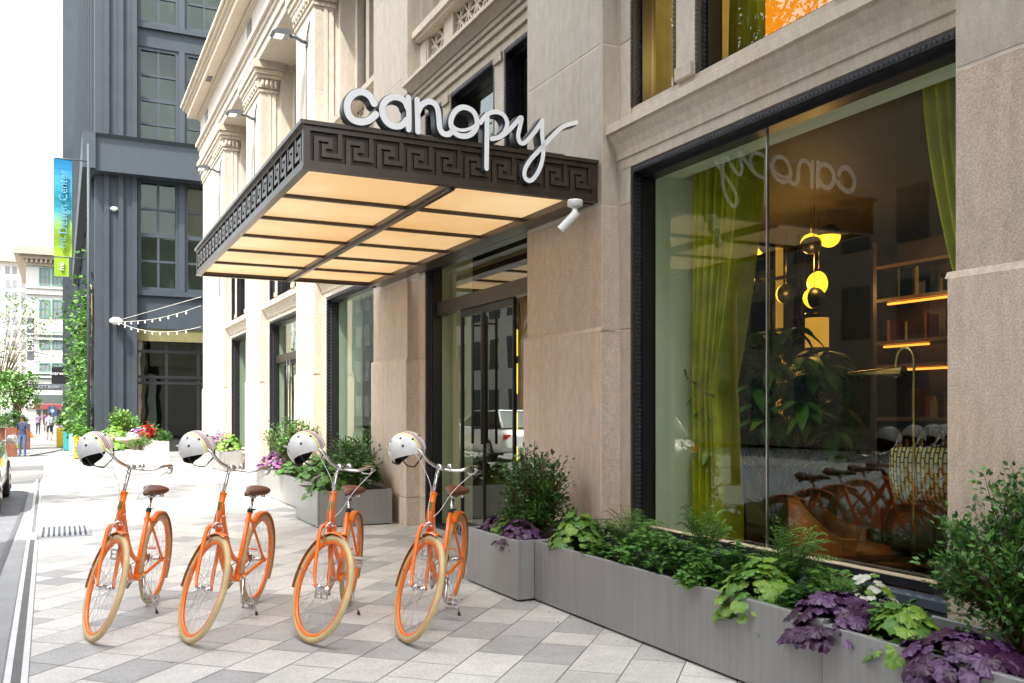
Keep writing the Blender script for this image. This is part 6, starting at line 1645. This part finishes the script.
# ---------- every repeated part its own object ----------
def split_clusters(o, gap):
    me=o.data; n=len(me.vertices); par=list(range(n))
    def fd(a):
        while par[a]!=a: par[a]=par[par[a]]; a=par[a]
        return a
    for e in me.edges:
        a,b=fd(e.vertices[0]),fd(e.vertices[1])
        if a!=b: par[a]=b
    isl={}
    for i,v in enumerate(me.vertices):
        r=fd(i); c=v.co
        if r not in isl: isl[r]=[c.x,c.y,c.z,c.x,c.y,c.z]
        else:
            q=isl[r]; q[0]=min(q[0],c.x);q[1]=min(q[1],c.y);q[2]=min(q[2],c.z);q[3]=max(q[3],c.x);q[4]=max(q[4],c.y);q[5]=max(q[5],c.z)
    ks=list(isl); pr={k:k for k in ks}
    def f2(a):
        while pr[a]!=a: a=pr[a]
        return a
    for i in range(len(ks)):
        A=isl[ks[i]]
        for j in range(i+1,len(ks)):
            B=isl[ks[j]]
            if all(A[k]-gap<=B[k+3] and B[k]-gap<=A[k+3] for k in range(3)):
                a,b=f2(ks[i]),f2(ks[j])
                if a!=b: pr[a]=b
    groups={}
    for k in ks: groups.setdefault(f2(k),len(groups))
    if len(groups)<2: return
    vg=[groups[f2(fd(i))] for i in range(n)]
    nm=base(o.name)
    for g in range(len(groups)):
        idx={}; vs=[]; fs=[]; ms=[]; ss=[]
        for p in me.polygons:
            if vg[p.vertices[0]]!=g: continue
            f=[]
            for vi in p.vertices:
                if vi not in idx: idx[vi]=len(vs); vs.append(tuple(me.vertices[vi].co))
                f.append(idx[vi])
            fs.append(f); ms.append(p.material_index); ss.append(p.use_smooth)
        nme=bpy.data.meshes.new(nm); nme.from_pydata(vs,[],fs)
        for m_ in me.materials: nme.materials.append(m_)
        nme.polygons.foreach_set('material_index',ms); nme.polygons.foreach_set('use_smooth',ss); nme.update()
        if g==0: first=nme
        else:
            c=o.copy(); c.data=nme; c.name=nm; COL.objects.link(c)
    o.data=first
for o in list(scn.objects):
    if o.type=='MESH' and o.parent is not None and base(o.name) in ('mullion','sash','lattice','lattice_back','spandrel','vent','interior_wall','window_reveal','upper_room','balustrade','side_glass','shop_window','stay','interior_ceiling','capital'):
        if len(o.data.vertices)<6000 and base(o.name)!='capital': split_clusters(o,.03)
# ================= CAMERA, LIGHT, WORLD =================
cd=bpy.data.cameras.new('camera'); co=bpy.data.objects.new('camera',cd); COL.objects.link(co)
cd.sensor_width=36; cd.lens=F_/1024*36; cd.shift_y=(HZ-341.5)/1024; cd.clip_end=2000; cd.clip_start=.05
co.location=(0,0,CAMH); co.rotation_euler=(R(90),0,-math.asin(SS)); scn.camera=co
SUN_EL=58; sdir=Vector((-.79,-.61,0)).normalized()   # horizontal direction towards the sun
az=math.atan2(sdir.x,sdir.y)                          # clockwise from +Y
sd_=bpy.data.lights.new('sun','SUN'); so=bpy.data.objects.new('sun',sd_); COL.objects.link(so)
sd_.energy=2.0; sd_.angle=R(.53); sd_.color=(1,.95,.86)
v=Vector((sdir.x*cos(R(SUN_EL)),sdir.y*cos(R(SUN_EL)),sin(R(SUN_EL))))
so.rotation_euler=v.to_track_quat('Z','Y').to_euler(); so.location=(-20,-10,40)
w=bpy.data.worlds.new('World'); scn.world=w; w.use_nodes=True
nt=w.node_tree; bg=nt.nodes['Background']; sk=nt.nodes.new('ShaderNodeTexSky'); sk.sky_type='NISHITA'; sk.sun_disc=False
sk.sun_elevation=R(SUN_EL); sk.sun_rotation=az; sk.air_density=1.3; sk.dust_density=4.0; sk.ozone_density=1.0
hs=nt.nodes.new('ShaderNodeHueSaturation'); hs.inputs['Saturation'].default_value=.35; nt.links.new(sk.outputs[0],hs.inputs['Color']); nt.links.new(hs.outputs[0],bg.inputs[0]); bg.inputs[1].default_value=.15
vs=scn.view_settings; scn.display_settings.display_device='sRGB'; vs.view_transform='Standard'; vs.look='None'; vs.gamma=1; vs.exposure=2.25
cy=scn.cycles; cy.max_bounces=6; cy.diffuse_bounces=3; cy.glossy_bounces=3; cy.transmission_bounces=4; cy.transparent_max_bounces=12; cy.caustics_reflective=False; cy.caustics_refractive=False
cy.sample_clamp_indirect=6
